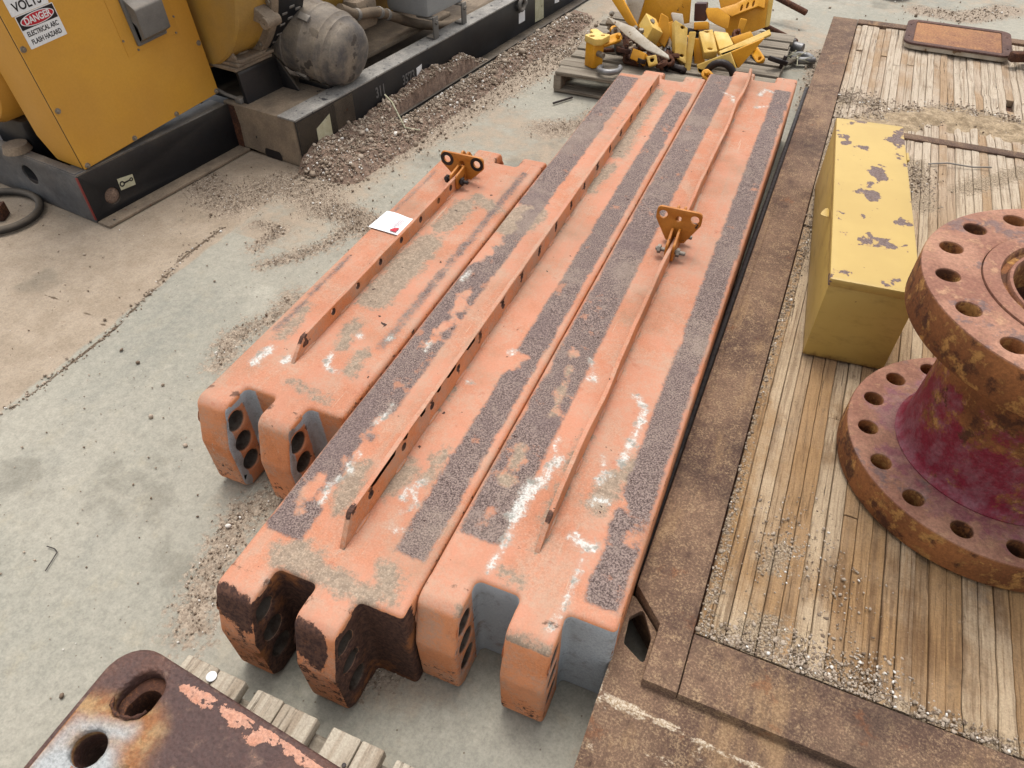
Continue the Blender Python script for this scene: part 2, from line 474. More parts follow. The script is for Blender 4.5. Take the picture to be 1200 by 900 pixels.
def make_spool_mat(name, paint):
    """flange spool: rust with leftover maroon paint where the 'paint' attribute says so"""
    s = Sh(name)
    f = s.noise(130, 4, 0.75)
    m_ = s.noise(22, 7, 0.72)
    g = s.noise(5.5, 6, 0.65)
    col = s.mix(s.ss(g, 0.36, 0.62), lin(168, 108, 62, 0.66), lin(128, 78, 44, 0.62))
    col = s.mix(s.ss(m_, 0.50, 0.62, 0, 0.9), col, lin(198, 146, 82, 0.64))
    col = s.mix(s.ss(s.noise(13, 6, 0.7, s.map(loc=(4, 0, 2))), 0.52, 0.62, 0, 0.92), col, lin(88, 52, 34, 0.6))
    top = s.attr("top")
    tcol = s.mix(s.ss(g, 0.38, 0.6), lin(192, 142, 116, 0.6), lin(160, 110, 90, 0.6))
    tcol = s.mix(s.ss(m_, 0.52, 0.66, 0, 0.8), tcol, lin(205, 160, 124, 0.6))
    tcol = s.mix(s.ss(s.noise(8, 6, 0.7, s.map(loc=(1, 4, 2))), 0.56, 0.62, 0, 0.8), tcol, lin(130, 108, 104, 0.6))
    col = s.mix(top, col, tcol)
    pa = s.attr("paint")
    pm = s.ss(s.mth('ADD', pa, s.mth('MULTIPLY', s.mth('SUBTRACT', s.noise(11, 8, 0.75, s.map(loc=(9, 1, 3))), 0.5), 2.2)), 0.38, 0.64)
    pc = s.mix(s.ss(m_, 0.4, 0.65), lin(130, 34, 52, 0.72), lin(150, 90, 98, 0.64))
    pc = s.mix(top, pc, s.mix(s.ss(m_, 0.42, 0.6), lin(158, 98, 100, 0.6), lin(176, 128, 116, 0.6)))
    col = s.mix(pm, col, pc)
    sc = s.t.nodes.new("ShaderNodeVectorMath")
    sc.operation = 'SCALE'
    s.t.links.new(col, sc.inputs[0])
    s.t.links.new(s.ss(f, 0.3, 0.7, 0.78, 1.2), sc.inputs["Scale"])
    rr = s.ss(pm, 0, 1, 0.8, 0.5)
    return s.out(sc.outputs[0], rr, 0.05, s.bump(s.mth('ADD', f, s.mth('MULTIPLY', m_, 2.0)), 0.45, 0.003), 0.3)


def make_plate_mat():
    s = Sh("rusty bare plate")
    f = s.noise(170, 4, 0.75)
    m_ = s.noise(30, 6, 0.7)
    g = s.noise(6, 6, 0.62)
    col = s.mix(s.ss(g, 0.36, 0.62), lin(112, 76, 62, 0.58), lin(92, 66, 60, 0.58))
    col = s.mix(s.ss(m_, 0.52, 0.7, 0, 0.8), col, lin(150, 118, 100, 0.58))
    bare = s.attr("bare")
    orange = s.ss(s.mth('ADD', bare, s.mth('MULTIPLY', s.mth('SUBTRACT', g, 0.5), 0.5)), 0.18, 0.5)
    col = s.mix(s.mth('MULTIPLY', orange, 0.9), col, s.mix(s.ss(m_, 0.4, 0.6), lin(168, 108, 58, 0.6), lin(190, 150, 100, 0.6)))
    metal = s.ss(s.mth('ADD', bare, s.mth('MULTIPLY', s.mth('SUBTRACT', g, 0.5), 0.35)), 0.52, 0.85)
    col = s.mix(metal, col, lin(186, 188, 186, 0.6))
    pa = s.attr("paint")
    pm = s.ss(s.mth('ADD', pa, s.mth('MULTIPLY', s.mth('SUBTRACT', s.noise(30, 6, 0.65), 0.53), 3.2)), 0.5, 0.56)
    col = s.mix(pm, col, s.mix(s.ss(m_, 0.4, 0.7), lin(230, 172, 144, 0.56), lin(218, 150, 118, 0.56)))
    sc = s.t.nodes.new("ShaderNodeVectorMath")
    sc.operation = 'SCALE'
    s.t.links.new(col, sc.inputs[0])
    s.t.links.new(s.ss(f, 0.3, 0.7, 0.75, 1.25), sc.inputs["Scale"])
    hg = s.mth('ADD', s.mth('ADD', s.mth('MULTIPLY', f, 1.3), s.mth('MULTIPLY', s.voro(110), -1.6)), pm)
    return s.out(sc.outputs[0], 0.6, 0.0, s.bump(hg, 0.55, 0.004), 0.4)


def make_chipped_box():
    s = Sh("chipped yellow enamel")
    v = s.map(loc=(2.3, 0.4, 0), scale=(1, 0.9, 1))
    n = s.noise(10.5, 6, 0.55, v)
    dens = s.attr("chip")
    f = s.noise(240, 3, 0.7)
    g = s.noise(3, 5, 0.6)
    col = s.mix(s.ss(g, 0.35, 0.65), lin(226, 190, 104, 0.56), lin(216, 180, 96, 0.56))
    n2 = s.noise(55, 4, 0.6, v)
    x = s.mth('ADD', s.mth('ADD', n, s.mth('MULTIPLY', s.mth('SUBTRACT', n2, 0.5), 0.16)), s.mth('MULTIPLY', dens, 0.13))
    chip = s.ss(x, 0.650, 0.656)
    rim = s.ss(x, 0.632, 0.652, 0, 0.55)
    col = s.mix(rim, col, lin(190, 140, 84, 0.56))
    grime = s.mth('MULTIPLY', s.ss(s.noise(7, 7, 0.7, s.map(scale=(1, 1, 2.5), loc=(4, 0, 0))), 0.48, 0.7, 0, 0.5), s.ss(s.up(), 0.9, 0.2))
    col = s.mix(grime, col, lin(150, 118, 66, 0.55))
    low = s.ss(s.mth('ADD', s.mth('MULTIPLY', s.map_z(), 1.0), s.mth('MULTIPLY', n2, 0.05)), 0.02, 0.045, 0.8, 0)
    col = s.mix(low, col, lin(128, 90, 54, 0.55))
    ccol = s.mix(s.ss(f, 0.35, 0.65), lin(150, 130, 126, 0.55), lin(112, 88, 76, 0.55))
    col = s.mix(chip, col, ccol)
    sm = s.noise(60, 3, 0.5, s.map(loc=(1, 8, 3)))
    col = s.mix(s.ss(sm, 0.73, 0.75, 0, 0.9), col, lin(130, 96, 60, 0.6))
    hgt = s.mth('SUBTRACT', s.mth('MULTIPLY', g, 2.0), chip)
    return s.out(col, s.ss(chip, 0, 1, 0.42, 0.85), 0, s.bump(hgt, 0.3, 0.002), 0.4)


M['deck'] = make_deck_mat()
M['railsteel'] = make_ruststeel("rusty platform steel", lin(146, 116, 94, 0.58), lin(112, 86, 72, 0.54), lin(190, 160, 124, 0.58), 190, 0.0, 0.5, True)
M['wornsteel'] = make_ruststeel('scraped steel', lin(176, 146, 116, 0.6), lin(150, 118, 94, 0.58), lin(214, 196, 172, 0.6), 130, 5.0, 0.3)
M['darkrust'] = make_ruststeel("dark rusty steel", lin(98, 62, 46, 0.6), lin(70, 48, 42, 0.6), lin(140, 92, 58, 0.6), seed=3.1)
M['trayrust'] = make_ruststeel("flat orange rust", lin(186, 132, 92, 0.56), lin(160, 112, 86, 0.56), lin(198, 152, 100, 0.56), 90, 1.7, 0.1)
M['trayrim'] = make_ruststeel("brown rim rust", lin(116, 86, 76, 0.55), lin(98, 74, 68, 0.55), lin(134, 102, 86, 0.55), 120, 2.7, 0.2)
M['spool'] = make_spool_mat("rusty spool steel", None)
M['plate'] = make_plate_mat()
M['box'] = make_chipped_box()
M['catyellow'] = generic("machine yellow enamel", lin(198, 146, 52, 1.0), lin(188, 136, 48, 1.0), 2.2, 0.45, dust=(lin(190, 150, 92, 0.7), 0.35, 0.5), speck=0.04, bump=0.04)
M['catdirty'] = generic("dusty machine yellow", lin(190, 144, 48, 0.85), lin(166, 128, 52, 0.8), 3.0, 0.55, dust=(DUST, 0.75, 0.3), speck=0.08, bump=0.08, chips=(lin(70, 60, 50, 0.6), 0.68, 16))
M['bracket'] = generic("amber bracket paint", lin(206, 132, 48, 0.68), lin(186, 112, 36, 0.68), 12, 0.5, speck=0.1, bump=0.12, chips=(lin(52, 38, 34, 0.6), 0.655, 26))
M['black'] = generic("dusty black paint", lin(32, 36, 43, 0.5), lin(20, 22, 27, 0.45), 4, 0.42, dust=(DUST, 0.42, 0.02), rust=(RUSTC, 0.72, 5), speck=0.15, bump=0.12)
M['greyblack'] = generic("grey worn skid paint", lin(112, 116, 120, 0.5), lin(86, 90, 96, 0.5), 7, 0.55, dust=(DUST, 0.6, 0.2), rust=(RUSTC, 0.74, 7), speck=0.2, bump=0.15, streak=(lin(60, 64, 70, 0.5), 1.0, (30, 4, 14), 0.5))
M['duststeel'] = generic("dust caked steel", lin(166, 146, 122, 0.6), lin(138, 122, 104, 0.58), 9, 0.85, speck=0.2, bump=0.35, rust=(RUSTC, 0.66, 9), chips=(lin(48, 48, 50, 0.6), 0.67, 19))
M['railtop'] = generic("scuffed grey rail top", lin(176, 170, 160, 0.58), lin(146, 142, 136, 0.58), 14, 0.75, speck=0.3, bump=0.3, chips=(lin(60, 60, 62, 0.6), 0.62, 30))
M['drum'] = generic("dusty grey drum", lin(158, 146, 130, 0.58), lin(84, 86, 92, 0.55), 9, 0.7, dust=(DUST, 0.55, 0.3), speck=0.15, bump=0.25, chips=(lin(52, 52, 56, 0.6), 0.58, 10), streak=(lin(70, 72, 78, 0.55), 1.0, (9, 3, 9), 0.7))
M['rubber'] = generic("dusty black rubber", lin(34, 34, 36, 0.6), lin(46, 44, 42, 0.6), 8, 0.6, dust=(DUST, 0.35, 0.1), speck=0.1, bump=0.1)
M['hose'] = generic("dusty hose", lin(128, 108, 86, 0.6), lin(104, 90, 76, 0.6), 9, 0.8, dust=(DUST, 0.5, 0.3), speck=0.12, bump=0.15)
M['greybox'] = generic("grey painted sheet", lin(176, 180, 180, 0.62), lin(160, 164, 166, 0.62), 4, 0.5, dust=(DUST, 0.35, 0.2), speck=0.06, bump=0.05)
M['greysteel'] = generic("grey switch housing", lin(128, 126, 122, 0.62), lin(108, 106, 102, 0.62), 6, 0.5, dust=(lin(200, 184, 164, 0.6), 0.75, 0.1), speck=0.08, bump=0.06)
M['zinc'] = generic("zinc fastener", lin(176, 166, 150, 0.6), lin(140, 126, 108, 0.6), 40, 0.45, 0.5, speck=0.15, bump=0.1)
M['boltdark'] = generic("dark oiled bolt", lin(62, 50, 46, 0.6), lin(44, 36, 34, 0.6), 60, 0.5, 0.3, speck=0.2, bump=0.2)
M['white'] = flat_mat("white sticker", lin(238, 238, 236, 0.8))
M['ink'] = flat_mat("black print", lin(28, 24, 26, 0.9))
M['red'] = flat_mat("red print", lin(190, 30, 48, 0.8))
M['cream'] = generic("faded label", lin(214, 210, 178, 0.62), lin(196, 190, 156, 0.62), 20, 0.6, speck=0.1, bump=0.05, chips=(lin(110, 104, 84, 0.6), 0.64, 60))
M['chalk'] = flat_mat("grey paint marker", lin(128, 126, 124, 0.5))
M['paper'] = flat_mat("printed paper", lin(240, 240, 240, 0.82), 0.6, 0, 0.02)
M['scrap'] = generic("scuffed yellow paint", lin(246, 208, 118, 0.66), lin(236, 190, 84, 0.66), 9, 0.55, speck=0.08, bump=0.15, chips=(lin(120, 84, 48, 0.6), 0.70, 22), rust=(lin(120, 70, 38, 0.6), 0.74, 8))
M['scrapamber'] = generic("amber machine paint", lin(232, 166, 40, 0.75), lin(216, 148, 30, 0.75), 8, 0.5, speck=0.08, bump=0.12, chips=(lin(110, 66, 28, 0.6), 0.68, 20), rust=(lin(110, 62, 30, 0.6), 0.72, 9))
M['scrappale'] = generic("pale scraped plate", lin(224, 214, 196, 0.6), lin(196, 180, 156, 0.6), 9, 0.6, speck=0.1, bump=0.15, chips=(lin(140, 110, 80, 0.6), 0.62, 16))
M['maroon'] = flat_mat("dark maroon paint", lin(84, 52, 50, 0.6), 0.5)
M['rope'] = generic("grey rope", lin(150, 140, 124, 0.6), lin(120, 110, 96, 0.6), 60, 0.9, speck=0.2, bump=0.5)
M['galv'] = generic("galvanised fitting", lin(168, 166, 164, 0.6), lin(136, 134, 134, 0.6), 30, 0.45, 0.5, speck=0.15, bump=0.1)


def make_wood(name, a, b, c, axis):
    s = Sh(name)
    sc_ = (4, 90, 90) if axis == 'x' else (90, 4, 90)
    g = s.noise(1.0, 6, 0.7, s.map(scale=sc_))
    g2 = s.noise(1.0, 5, 0.6, s.map(scale=tuple(k * 0.4 for k in sc_), loc=(3, 3, 3)))
    f = s.noise(200, 3, 0.7)
    col = s.mix(s.ss(g2, 0.4, 0.65), a, b)
    col = s.mix(s.ss(g, 0.52, 0.68, 0, 0.9), col, c)
    sc = s.t.nodes.new("ShaderNodeVectorMath")
    sc.operation = 'SCALE'
    s.t.links.new(col, sc.inputs[0])
    s.t.links.new(s.ss(f, 0.3, 0.7, 0.85, 1.12), sc.inputs["Scale"])
    return s.out(sc.outputs[0], 0.9, 0, s.bump(s.mth('ADD', s.mth('MULTIPLY', g, 2.0), f), 0.5, 0.003), 0.15)


M['palwoodx'] = make_wood("grey pallet wood", lin(176, 164, 146, 0.56), lin(150, 138, 122, 0.56), lin(104, 92, 80, 0.55), 'x')
M['palwoody'] = make_wood("silvered pallet wood", lin(216, 203, 182, 0.6), lin(186, 168, 146, 0.58), lin(104, 88, 72, 0.55), 'y')


def make_stone_mat(name, cols):
    s = Sh(name)
    t = s.attr("tone")
    col = s.mix(s.ss(t, 0.0, 0.35), cols[0], cols[1])
    col = s.mix(s.ss(t, 0.35, 0.75), col, cols[2])
    col = s.mix(s.ss(t, 0.9, 0.95), col, cols[3])
    return s.out(col, 0.9, 0, None, 0.2)


M['stone'] = make_stone_mat("gravel stones", (lin(136, 116, 98, 0.58), lin(168, 150, 130, 0.6), lin(200, 182, 162, 0.62), lin(236, 230, 220, 0.7)))
M['heap'] = generic("packed dirt and grit", lin(158, 132, 112, 0.6), lin(128, 106, 92, 0.56), 30, 0.95, speck=0.4, bump=0.8, bscale=150)
M['sand'] = generic("blown sand", lin(196, 172, 138, 0.58), lin(152, 130, 102, 0.56), 26, 0.95, speck=0.35, bump=0.7, bscale=140)


# ------------------------------------------------------------------ mesh helpers
def area2(poly):
    return sum(poly[i][0] * poly[(i + 1) % len(poly)][1] - poly[(i + 1) % len(poly)][0] * poly[i][1] for i in range(len(poly)))


def ccw(poly):
    return list(poly) if area2(poly) > 0 else list(reversed(poly))


def fillet(pts, rad, seg=5):
    """round polygon corners; rad is a number or one per corner"""
    n = len(pts)
    out = []
    for i in range(n):
        r = rad[i] if isinstance(rad, (list, tuple)) else rad
        p = Vector(pts[i][:2]); a = Vector(pts[i - 1][:2]) - p; b = Vector(pts[(i + 1) % n][:2]) - p
        if r <= 1e-6:
            out.append((p.x, p.y)); continue
        la, lb = a.length, b.length
        a.normalize(); b.normalize()
        ang = a.angle(b, 0)
        if ang > PI - 0.02 or ang < 0.02:
            out.append((p.x, p.y)); continue
        d = min(r / math.tan(ang / 2), la * 0.49, lb * 0.49)
        rr = d * math.tan(ang / 2)
        cdir = (a + b).normalized()
        c = p + cdir * (rr / math.sin(ang / 2))
        p0, p1 = p + a * d, p + b * d
        a0 = math.atan2(p0.y - c.y, p0.x - c.x); a1 = math.atan2(p1.y - c.y, p1.x - c.x)
        da = (a1 - a0 + PI) % (2 * PI) - PI
        for k in range(seg + 1):
            t = a0 + da * k / seg
            out.append((c.x + rr * math.cos(t), c.y + rr * math.sin(t)))
    return out


def circle(cx, cy, r, n=24):
    return [(cx + r * math.cos(2 * PI * k / n), cy + r * math.sin(2 * PI * k / n)) for k in range(n)]


def inset_vecs(poly):
    """unit-offset inward vectors of a CCW polygon"""
    n = len(poly)
    out = []
    for i in range(n):
        p = Vector(poly[i]); a = (p - Vector(poly[i - 1])); b = (Vector(poly[(i + 1) % n]) - p)
        if a.length < 1e-9: a = b
        if b.length < 1e-9: b = a
        a.normalize(); b.normalize()
        na, nb = Vector((-a.y, a.x)), Vector((-b.y, b.x))
        m = na + nb
        if m.length < 1e-6: m = na
        m.normalize()
        k = max(0.4, m.dot(na))
        out.append(m / k)
    return out


def pip(P, poly):
    x, y = P[:, 0], P[:, 1]
    ins = np.zeros(len(P), bool)
    n = len(poly)
    for i in range(n):
        x0, y0 = poly[i]; x1, y1 = poly[(i + 1) % n]
        c = ((y0 > y) != (y1 > y))
        if y1 != y0:
            ins ^= c & (x < (x1 - x0) * (y - y0) / (y1 - y0) + x0)
    return ins


def dist_poly(P, poly):
    d = np.full(len(P), 1e9)
    for i in range(len(poly)):
        a = np.array(poly[i]); b = np.array(poly[(i + 1) % len(poly)])
        ab = b - a
        t = np.clip(((P - a) @ ab) / max(ab @ ab, 1e-12), 0, 1)
        d = np.minimum(d, np.hypot(*(P - (a + t[:, None] * ab)).T))
    return d


def cdt(outline, holes=(), grid=None):
    vs, es = [], []
    for loop in [outline] + list(holes):
        b = len(vs)
        vs += [Vector(p) for p in loop]
        es += [(b + i, b + (i + 1) % len(loop)) for i in range(len(loop))]
    if grid:
        xs = np.array([p[0] for p in outline]); ys = np.array([p[1] for p in outline])
        gx, gy = np.meshgrid(np.arange(xs.min() + grid * 0.5, xs.max(), grid), np.arange(ys.min() + grid * 0.5, ys.max(), grid))
        G = np.c_[gx.ravel(), gy.ravel()]
        ok = pip(G, outline) & (dist_poly(G, outline) > grid * 0.4)
        for h in holes:
            ok &= ~pip(G, h) & (dist_poly(G, h) > grid * 0.4)
        vs += [Vector(p) for p in G[ok]]
    r = delaunay_2d_cdt(vs, es, [], 0, 1e-7)
    V = np.array([(v.x, v.y) for v in r[0]])
    Fa = [f for f in r[2] if len(f) == 3]
    if not Fa:
        return V, []
    Fn = np.array(Fa)
    C = V[Fn].mean(1)
    ok = pip(C, outline)
    for h in holes:
        ok &= ~pip(C, h)
    return V, [tuple(f) for f in Fn[ok]]


class MB:
    def __init__(s):
        s.v, s.f = [], []

    def add(s, vs, fs, Mx=None):
        b = len(s.v)
        for p in vs:
            p = Vector(p)
            s.v.append(tuple(Mx @ p if Mx is not None else p))
        s.f += [tuple(i + b for i in f) for f in fs]
        return s

    def prism(s, outline, z0, z1, holes=(), bev=0.0, Mx=None, grid=None, bseg=2, nlev=0, free_y=None, bottom=True, both=True):
        """extruded outline with holes; both rims rounded by bev. free_y: outline points on this y keep their y when inset"""
        flip = area2(outline) < 0
        o = ccw(outline)
        hs = [list(reversed(ccw(h))) for h in holes]
        iv = inset_vecs(o)
        if free_y is not None:
            iv = [Vector((w_.x, 0)) if min(abs(p[1] - fy) for fy in free_y) < 1e-5 else w_ for p, w_ in zip(o, iv)]
        hv = [inset_vecs(h) for h in hs]
        lev = []
        if bev > 0:
            ang = [k * PI / 2 / bseg for k in range(bseg + 1)]
            if both:
                lev += [(z0 + bev - bev * math.sin(a), bev * (1 - math.cos(a))) for a in reversed(ang)]
            else:
                lev += [(z0, 0.0)]
            for k in range(nlev):
                lev.append((z0 + bev + (z1 - z0 - 2 * bev) * (k + 1) / (nlev + 1), 0.0))
            lev += [(z1 - bev + bev * math.sin(a), bev * (1 - math.cos(a))) for a in ang]
        else:
            lev = [(z0 + (z1 - z0) * k / (nlev + 1), 0.0) for k in range(nlev + 2)]

        def loop(pts, vec, i):
            return [(p[0] + w_.x * i, p[1] + w_.y * i) for p, w_ in zip(pts, vec)]
        vs, fs = [], []
        for pts, vec in [(o, iv)] + list(zip(hs, hv)):
            b = len(vs); n = len(pts)
            for z, i in lev:
                vs += [(x, y, z) for x, y in loop(pts, vec, i)]
            for k in range(len(lev) - 1):
                for i in range(n):
                    j = (i + 1) % n
                    fs.append((b + k * n + i, b + k * n + j, b + (k + 1) * n + j, b + (k + 1) * n + i))
        for (z, i), rev in ((lev[0], True), (lev[-1], False)):
            if rev and not bottom:
                continue
            V, Fc = cdt(loop(o, iv, i), [loop(h, w_, i) for h, w_ in zip(hs, hv)], grid if not rev else None)
            b = len(vs)
            vs += [(x, y, z) for x, y in V]
            for f in Fc:
                a_, b_, c_ = f
                ar = (V[b_][0] - V[a_][0]) * (V[c_][1] - V[a_][1]) - (V[b_][1] - V[a_][1]) * (V[c_][0] - V[a_][0])
                if (ar < 0) != rev:
                    f = (a_, c_, b_)
                fs.append(tuple(x + b for x in f))
        return s.add(vs, fs, Mx)

    def box(s, c, d, bev=0.003, Mx=None, bseg=2):
        x, y, z = d[0] / 2, d[1] / 2, d[2] / 2
        o = [(-x, -y), (x, -y), (x, y), (-x, y)]
        bev = min(bev, x * 0.9, y * 0.9, z * 0.9)
        o = fillet(o, bev, 2) if bev > 0 else o
        T = Matrix.Translation(Vector(c))
        return s.prism(o, -z, z, bev=bev, Mx=(Mx @ T) if Mx is not None else T, bseg=bseg)

    def lathe(s, prof, n=32, Mx=None, close=False):
        vs, fs = [], []
        m_ = len(prof)
        for k in range(n):
            a = 2 * PI * k / n
            vs += [(r * math.cos(a), r * math.sin(a), z) for r, z in prof]
        for k in range(n):
            k2 = (k + 1) % n
            for i in range(m_ if close else m_ - 1):
                j = (i + 1) % m_
                fs.append((k * m_ + i, k2 * m_ + i, k2 * m_ + j, k * m_ + j))
        return s.add(vs, fs, Mx)

    def cyl(s, p0, p1, r, n=20, bev=0.002, r1=None):
        p0, p1 = Vector(p0), Vector(p1)
        L = (p1 - p0).length
        r1 = r if r1 is None else r1
        q = (p1 - p0).to_track_quat('Z', 'Y').to_matrix().to_4x4()
        b = min(bev, L * 0.3, r * 0.5)
        return s.lathe([(0.0001, 0), (r - b, 0), (r, b), (r1, L - b), (r1 - b, L), (0.0001, L)], n, Matrix.Translation(p0) @ q)

    def hexa(s, p, r, h, ax):
        p = Vector(p); ax = Vector(ax).normalized()
        q = ax.to_track_quat('Z', 'Y').to_matrix().to_4x4()
        return s.prism(circle(0, 0, r, 6), 0, h, bev=r * 0.12, Mx=Matrix.Translation(p) @ q)

    def tube(s, pts, r, n=10, closed=False):
        P = [Vector(p) for p in pts]
        N = len(P)
        vs, fs = [], []
        prev = None
        for i in range(N):
            if closed:
                t = (P[(i + 1) % N] - P[i - 1]).normalized()
            else:
                t = (P[min(i + 1, N - 1)] - P[max(i - 1, 0)]).normalized()
            if prev is None:
                a = t.orthogonal().normalized()
            else:
                a = (prev - t * prev.dot(t)).normalized()
            prev = a
            b = t.cross(a)
            rr = r[i] if isinstance(r, (list, tuple)) else r
            for k in range(n):
                q = 2 * PI * k / n
                vs.append(P[i] + (a * math.cos(q) + b * math.sin(q)) * rr)
        for i in range(N if closed else N - 1):
            j = (i + 1) % N
            for k in range(n):
                k2 = (k + 1) % n
                fs.append((i * n + k, i * n + k2, j * n + k2, j * n + k))
        if not closed:
            fs.append(tuple(range(n - 1, -1, -1)))
            fs.append(tuple((N - 1) * n + k for k in range(n)))
        return s.add(vs, fs)

    def build(s, name, mat, parent=None, world=False, angle=38, fields=None, disp=None, merge=1e-5):
        V = np.array(s.v, float)
        if disp is not None:
            V = V + disp(V)
        W = V
        if world and parent is not None:
            V = V - np.array(parent.location)
        me = bpy.data.meshes.new(name)
        me.from_pydata([tuple(p) for p in V], [], s.f)
        if merge:
            bm = bmesh.new()
            bm.from_mesh(me)
            bmesh.ops.remove_doubles(bm, verts=bm.verts, dist=merge)
            bmesh.ops.recalc_face_normals(bm, faces=bm.faces)
            bm.to_mesh(me)
            bm.free()
        if fields is not None:
            co = np.zeros(len(me.vertices) * 3)
            me.vertices.foreach_get("co", co)
            co = co.reshape(-1, 3)
            if world and parent is not None:
                co = co + np.array(parent.location)
            for k, arr in fields(co).items():
                at_ = me.attributes.new(k, 'FLOAT', 'POINT')
                at_.data.foreach_set("value", np.asarray(arr, np.float32))
        me.materials.append(mat)
        for p in me.polygons:
            p.use_smooth = True
        me.set_sharp_from_angle(angle=math.radians(angle))
        ob = bpy.data.objects.new(name, me)
        COL.objects.link(ob)
        if parent is not None:
            ob.parent = parent
        return ob


def tag(o, label=None, cat=None, group=None, kind=None):
    if label: o["label"] = label
    if cat: o["category"] = cat
    if group: o["group"] = group
    if kind: o["kind"] = kind
    return o


def thing(name, label, cat, loc=(0, 0, 0), rz=0.0, group=None):
    o = bpy.data.objects.new(name, None)
    COL.objects.link(o)
    o.location = loc
    o.rotation_euler = (0, 0, rz)
    o.empty_display_size = 0.1
    return tag(o, label, cat, group)


def frame(origin, ex, ey):
    """matrix with local x, y along ex, ey (made orthonormal) and z = ex x ey"""
    ex = Vector(ex).normalized()
    ez = ex.cross(Vector(ey)).normalized()
    ey = ez.cross(ex)
    m = Matrix((ex, ey, ez)).transposed().to_4x4()
    m.translation = Vector(origin)
    return m


def text_obj(name, body, size, Mx, mat, parent, depth=0.0006, sx=1.0):
    cu = bpy.data.curves.new(name, 'FONT')
    cu.body = body
    cu.size = size
    cu.extrude = depth
    cu.offset = size * 0.022
    cu.align_x = 'CENTER'
    cu.align_y = 'CENTER'
    tmp = bpy.data.objects.new(name, cu)
    me = bpy.data.meshes.new_from_object(tmp)
    bpy.data.objects.remove(tmp)
    me.materials.clear()
    me.materials.append(mat)
    ob = bpy.data.objects.new(name, me)
    COL.objects.link(ob)
    ob.parent = parent
    ob.matrix_local = Mx @ Matrix.Diagonal((sx, 1, 1, 1))
    return ob


def caps(co, segs, soft=0.03):
    """soft field of capsules [(points, radius)] given as world xy points: 0.5 on the outline"""
    d = np.full(len(co), 1e9)
    P = co[:, :2]
    for pts, r in segs:
        pts = [np.array(p[:2], float) for p in pts]
        if len(pts) == 1:
            pts = pts * 2
        for a, b in zip(pts[:-1], pts[1:]):
            ab = b - a
            t = np.clip(((P - a) @ ab) / max(ab @ ab, 1e-12), 0, 1)
            d = np.minimum(d, np.hypot(*(P - (a + t[:, None] * ab)).T) - r)
    return np.clip(0.5 - d / soft, 0, 1)


def rects(co, rs, soft=0.03):
    d = np.full(len(co), 1e9)
    for x0, x1, y0, y1 in rs:
        dx = np.maximum(x0 - co[:, 0], co[:, 0] - x1)
        dy = np.maximum(y0 - co[:, 1], co[:, 1] - y1)
        d = np.minimum(d, np.maximum(dx, dy))
    return np.clip(0.5 - d / soft, 0, 1)


def px(z, *pts):
    return [tuple(at(x, y, z)[:2]) for x, y in pts]


# ------------------------------------------------------------------ ground
GO = Vector((-2.19, 2.60, 0.0))
GT = math.radians(7.5)
GD = Vector((math.sin(GT), math.cos(GT), 0))
GN = Vector((math.cos(GT), -math.sin(GT), 0))


def gw(u, v, z=0.0):
    p = GO + GD * u + GN * v
    return Vector((p.x, p.y, z))


def gloc(co):
    d = co[:, :2] - np.array(GO[:2])
    return d @ np.array(GD[:2]), d @ np.array(GN[:2])


GRAVEL_LINES = [  # (world polyline, half width)
    ([gw(-0.03, 0.12), gw(0.4, 0.2), gw(0.9, 0.24), gw(1.5, 0.3), gw(2.1, 0.36), gw(2.5, 0.4)], 0.17),
    (px(0, (232, 208), (270, 240), (330, 212), (372, 232)), 0.10),
    (px(0, (300, 262), (330, 268), (300, 290)), 0.03),
    (px(0, (310, 308), (345, 300), (385, 285), (415, 262)), 0.035),
    (px(0, (370, 240), (420, 255), (440, 275)), 0.08),
    (px(0, (258, 425), (272, 395), (320, 372), (345, 345)), 0.045),
    (px(0, (225, 735), (240, 690), (262, 640), (285, 600), (320, 585)), 0.05),
    (px(0, (330, 560), (350, 545)), 0.05),
    (px(0, (420, 800), (450, 785), (485, 775)), 0.03),
    (px(0, (640, 150), (680, 150), (720, 130)), 0.10),
    (px(0, (650, 60), (690, 65), (705, 78)), 0.10),
    (px(0, (945, 130), (955, 90), (962, 60)), 0.05),
    (px(0, (1080, 12), (1130, 20), (1180, 12)), 0.12),
]


def ground_fields(co):
    x, y = co[:, 0], co[:, 1]
    n = fbm(co, 0.9, 4, 3)
    dust = np.clip(0.5 - (x + 2.17) / 0.05, 0, 1) * 0.85
    u, v = gloc(co)
    dust = np.maximum(dust, np.clip(0.62 - np.abs(v - 0.25) * 1.1, 0, 0.7) * (u > -0.6))
    dust = np.maximum(dust, np.clip((n - 0.45) * 1.6, 0, 0.5))
    far = np.clip((y - 4.8) / 2.0, 0, 1)
    dust = np.maximum(dust, far * n * 0.8)
    grav = caps(co, GRAVEL_LINES, 0.26) * 0.95
    P1 = [(-2.16, -0.6)] + px(0, (-60, 532), (0, 487), (130, 388), (180, 336), (215, 300), (262, 266))
    crack = caps(co, [(P1, 0.010), (px(0, (45, 340), (105, 368), (128, 385)), 0.006)], 0.03)
    thin = caps(co, [(px(0, (235, 326), (300, 330)), 0.001), (px(0, (200, 341), (318, 348)), 0.002)], 0.025)
    chalk = caps(co, [(px(0, (-10, 712), (62, 748)), 0.0012), (px(0, (300, 345), (312, 352)), 0.001)], 0.03)
    return dict(chalk=chalk, dust=dust, grav=grav, crack=np.maximum(crack, thin))


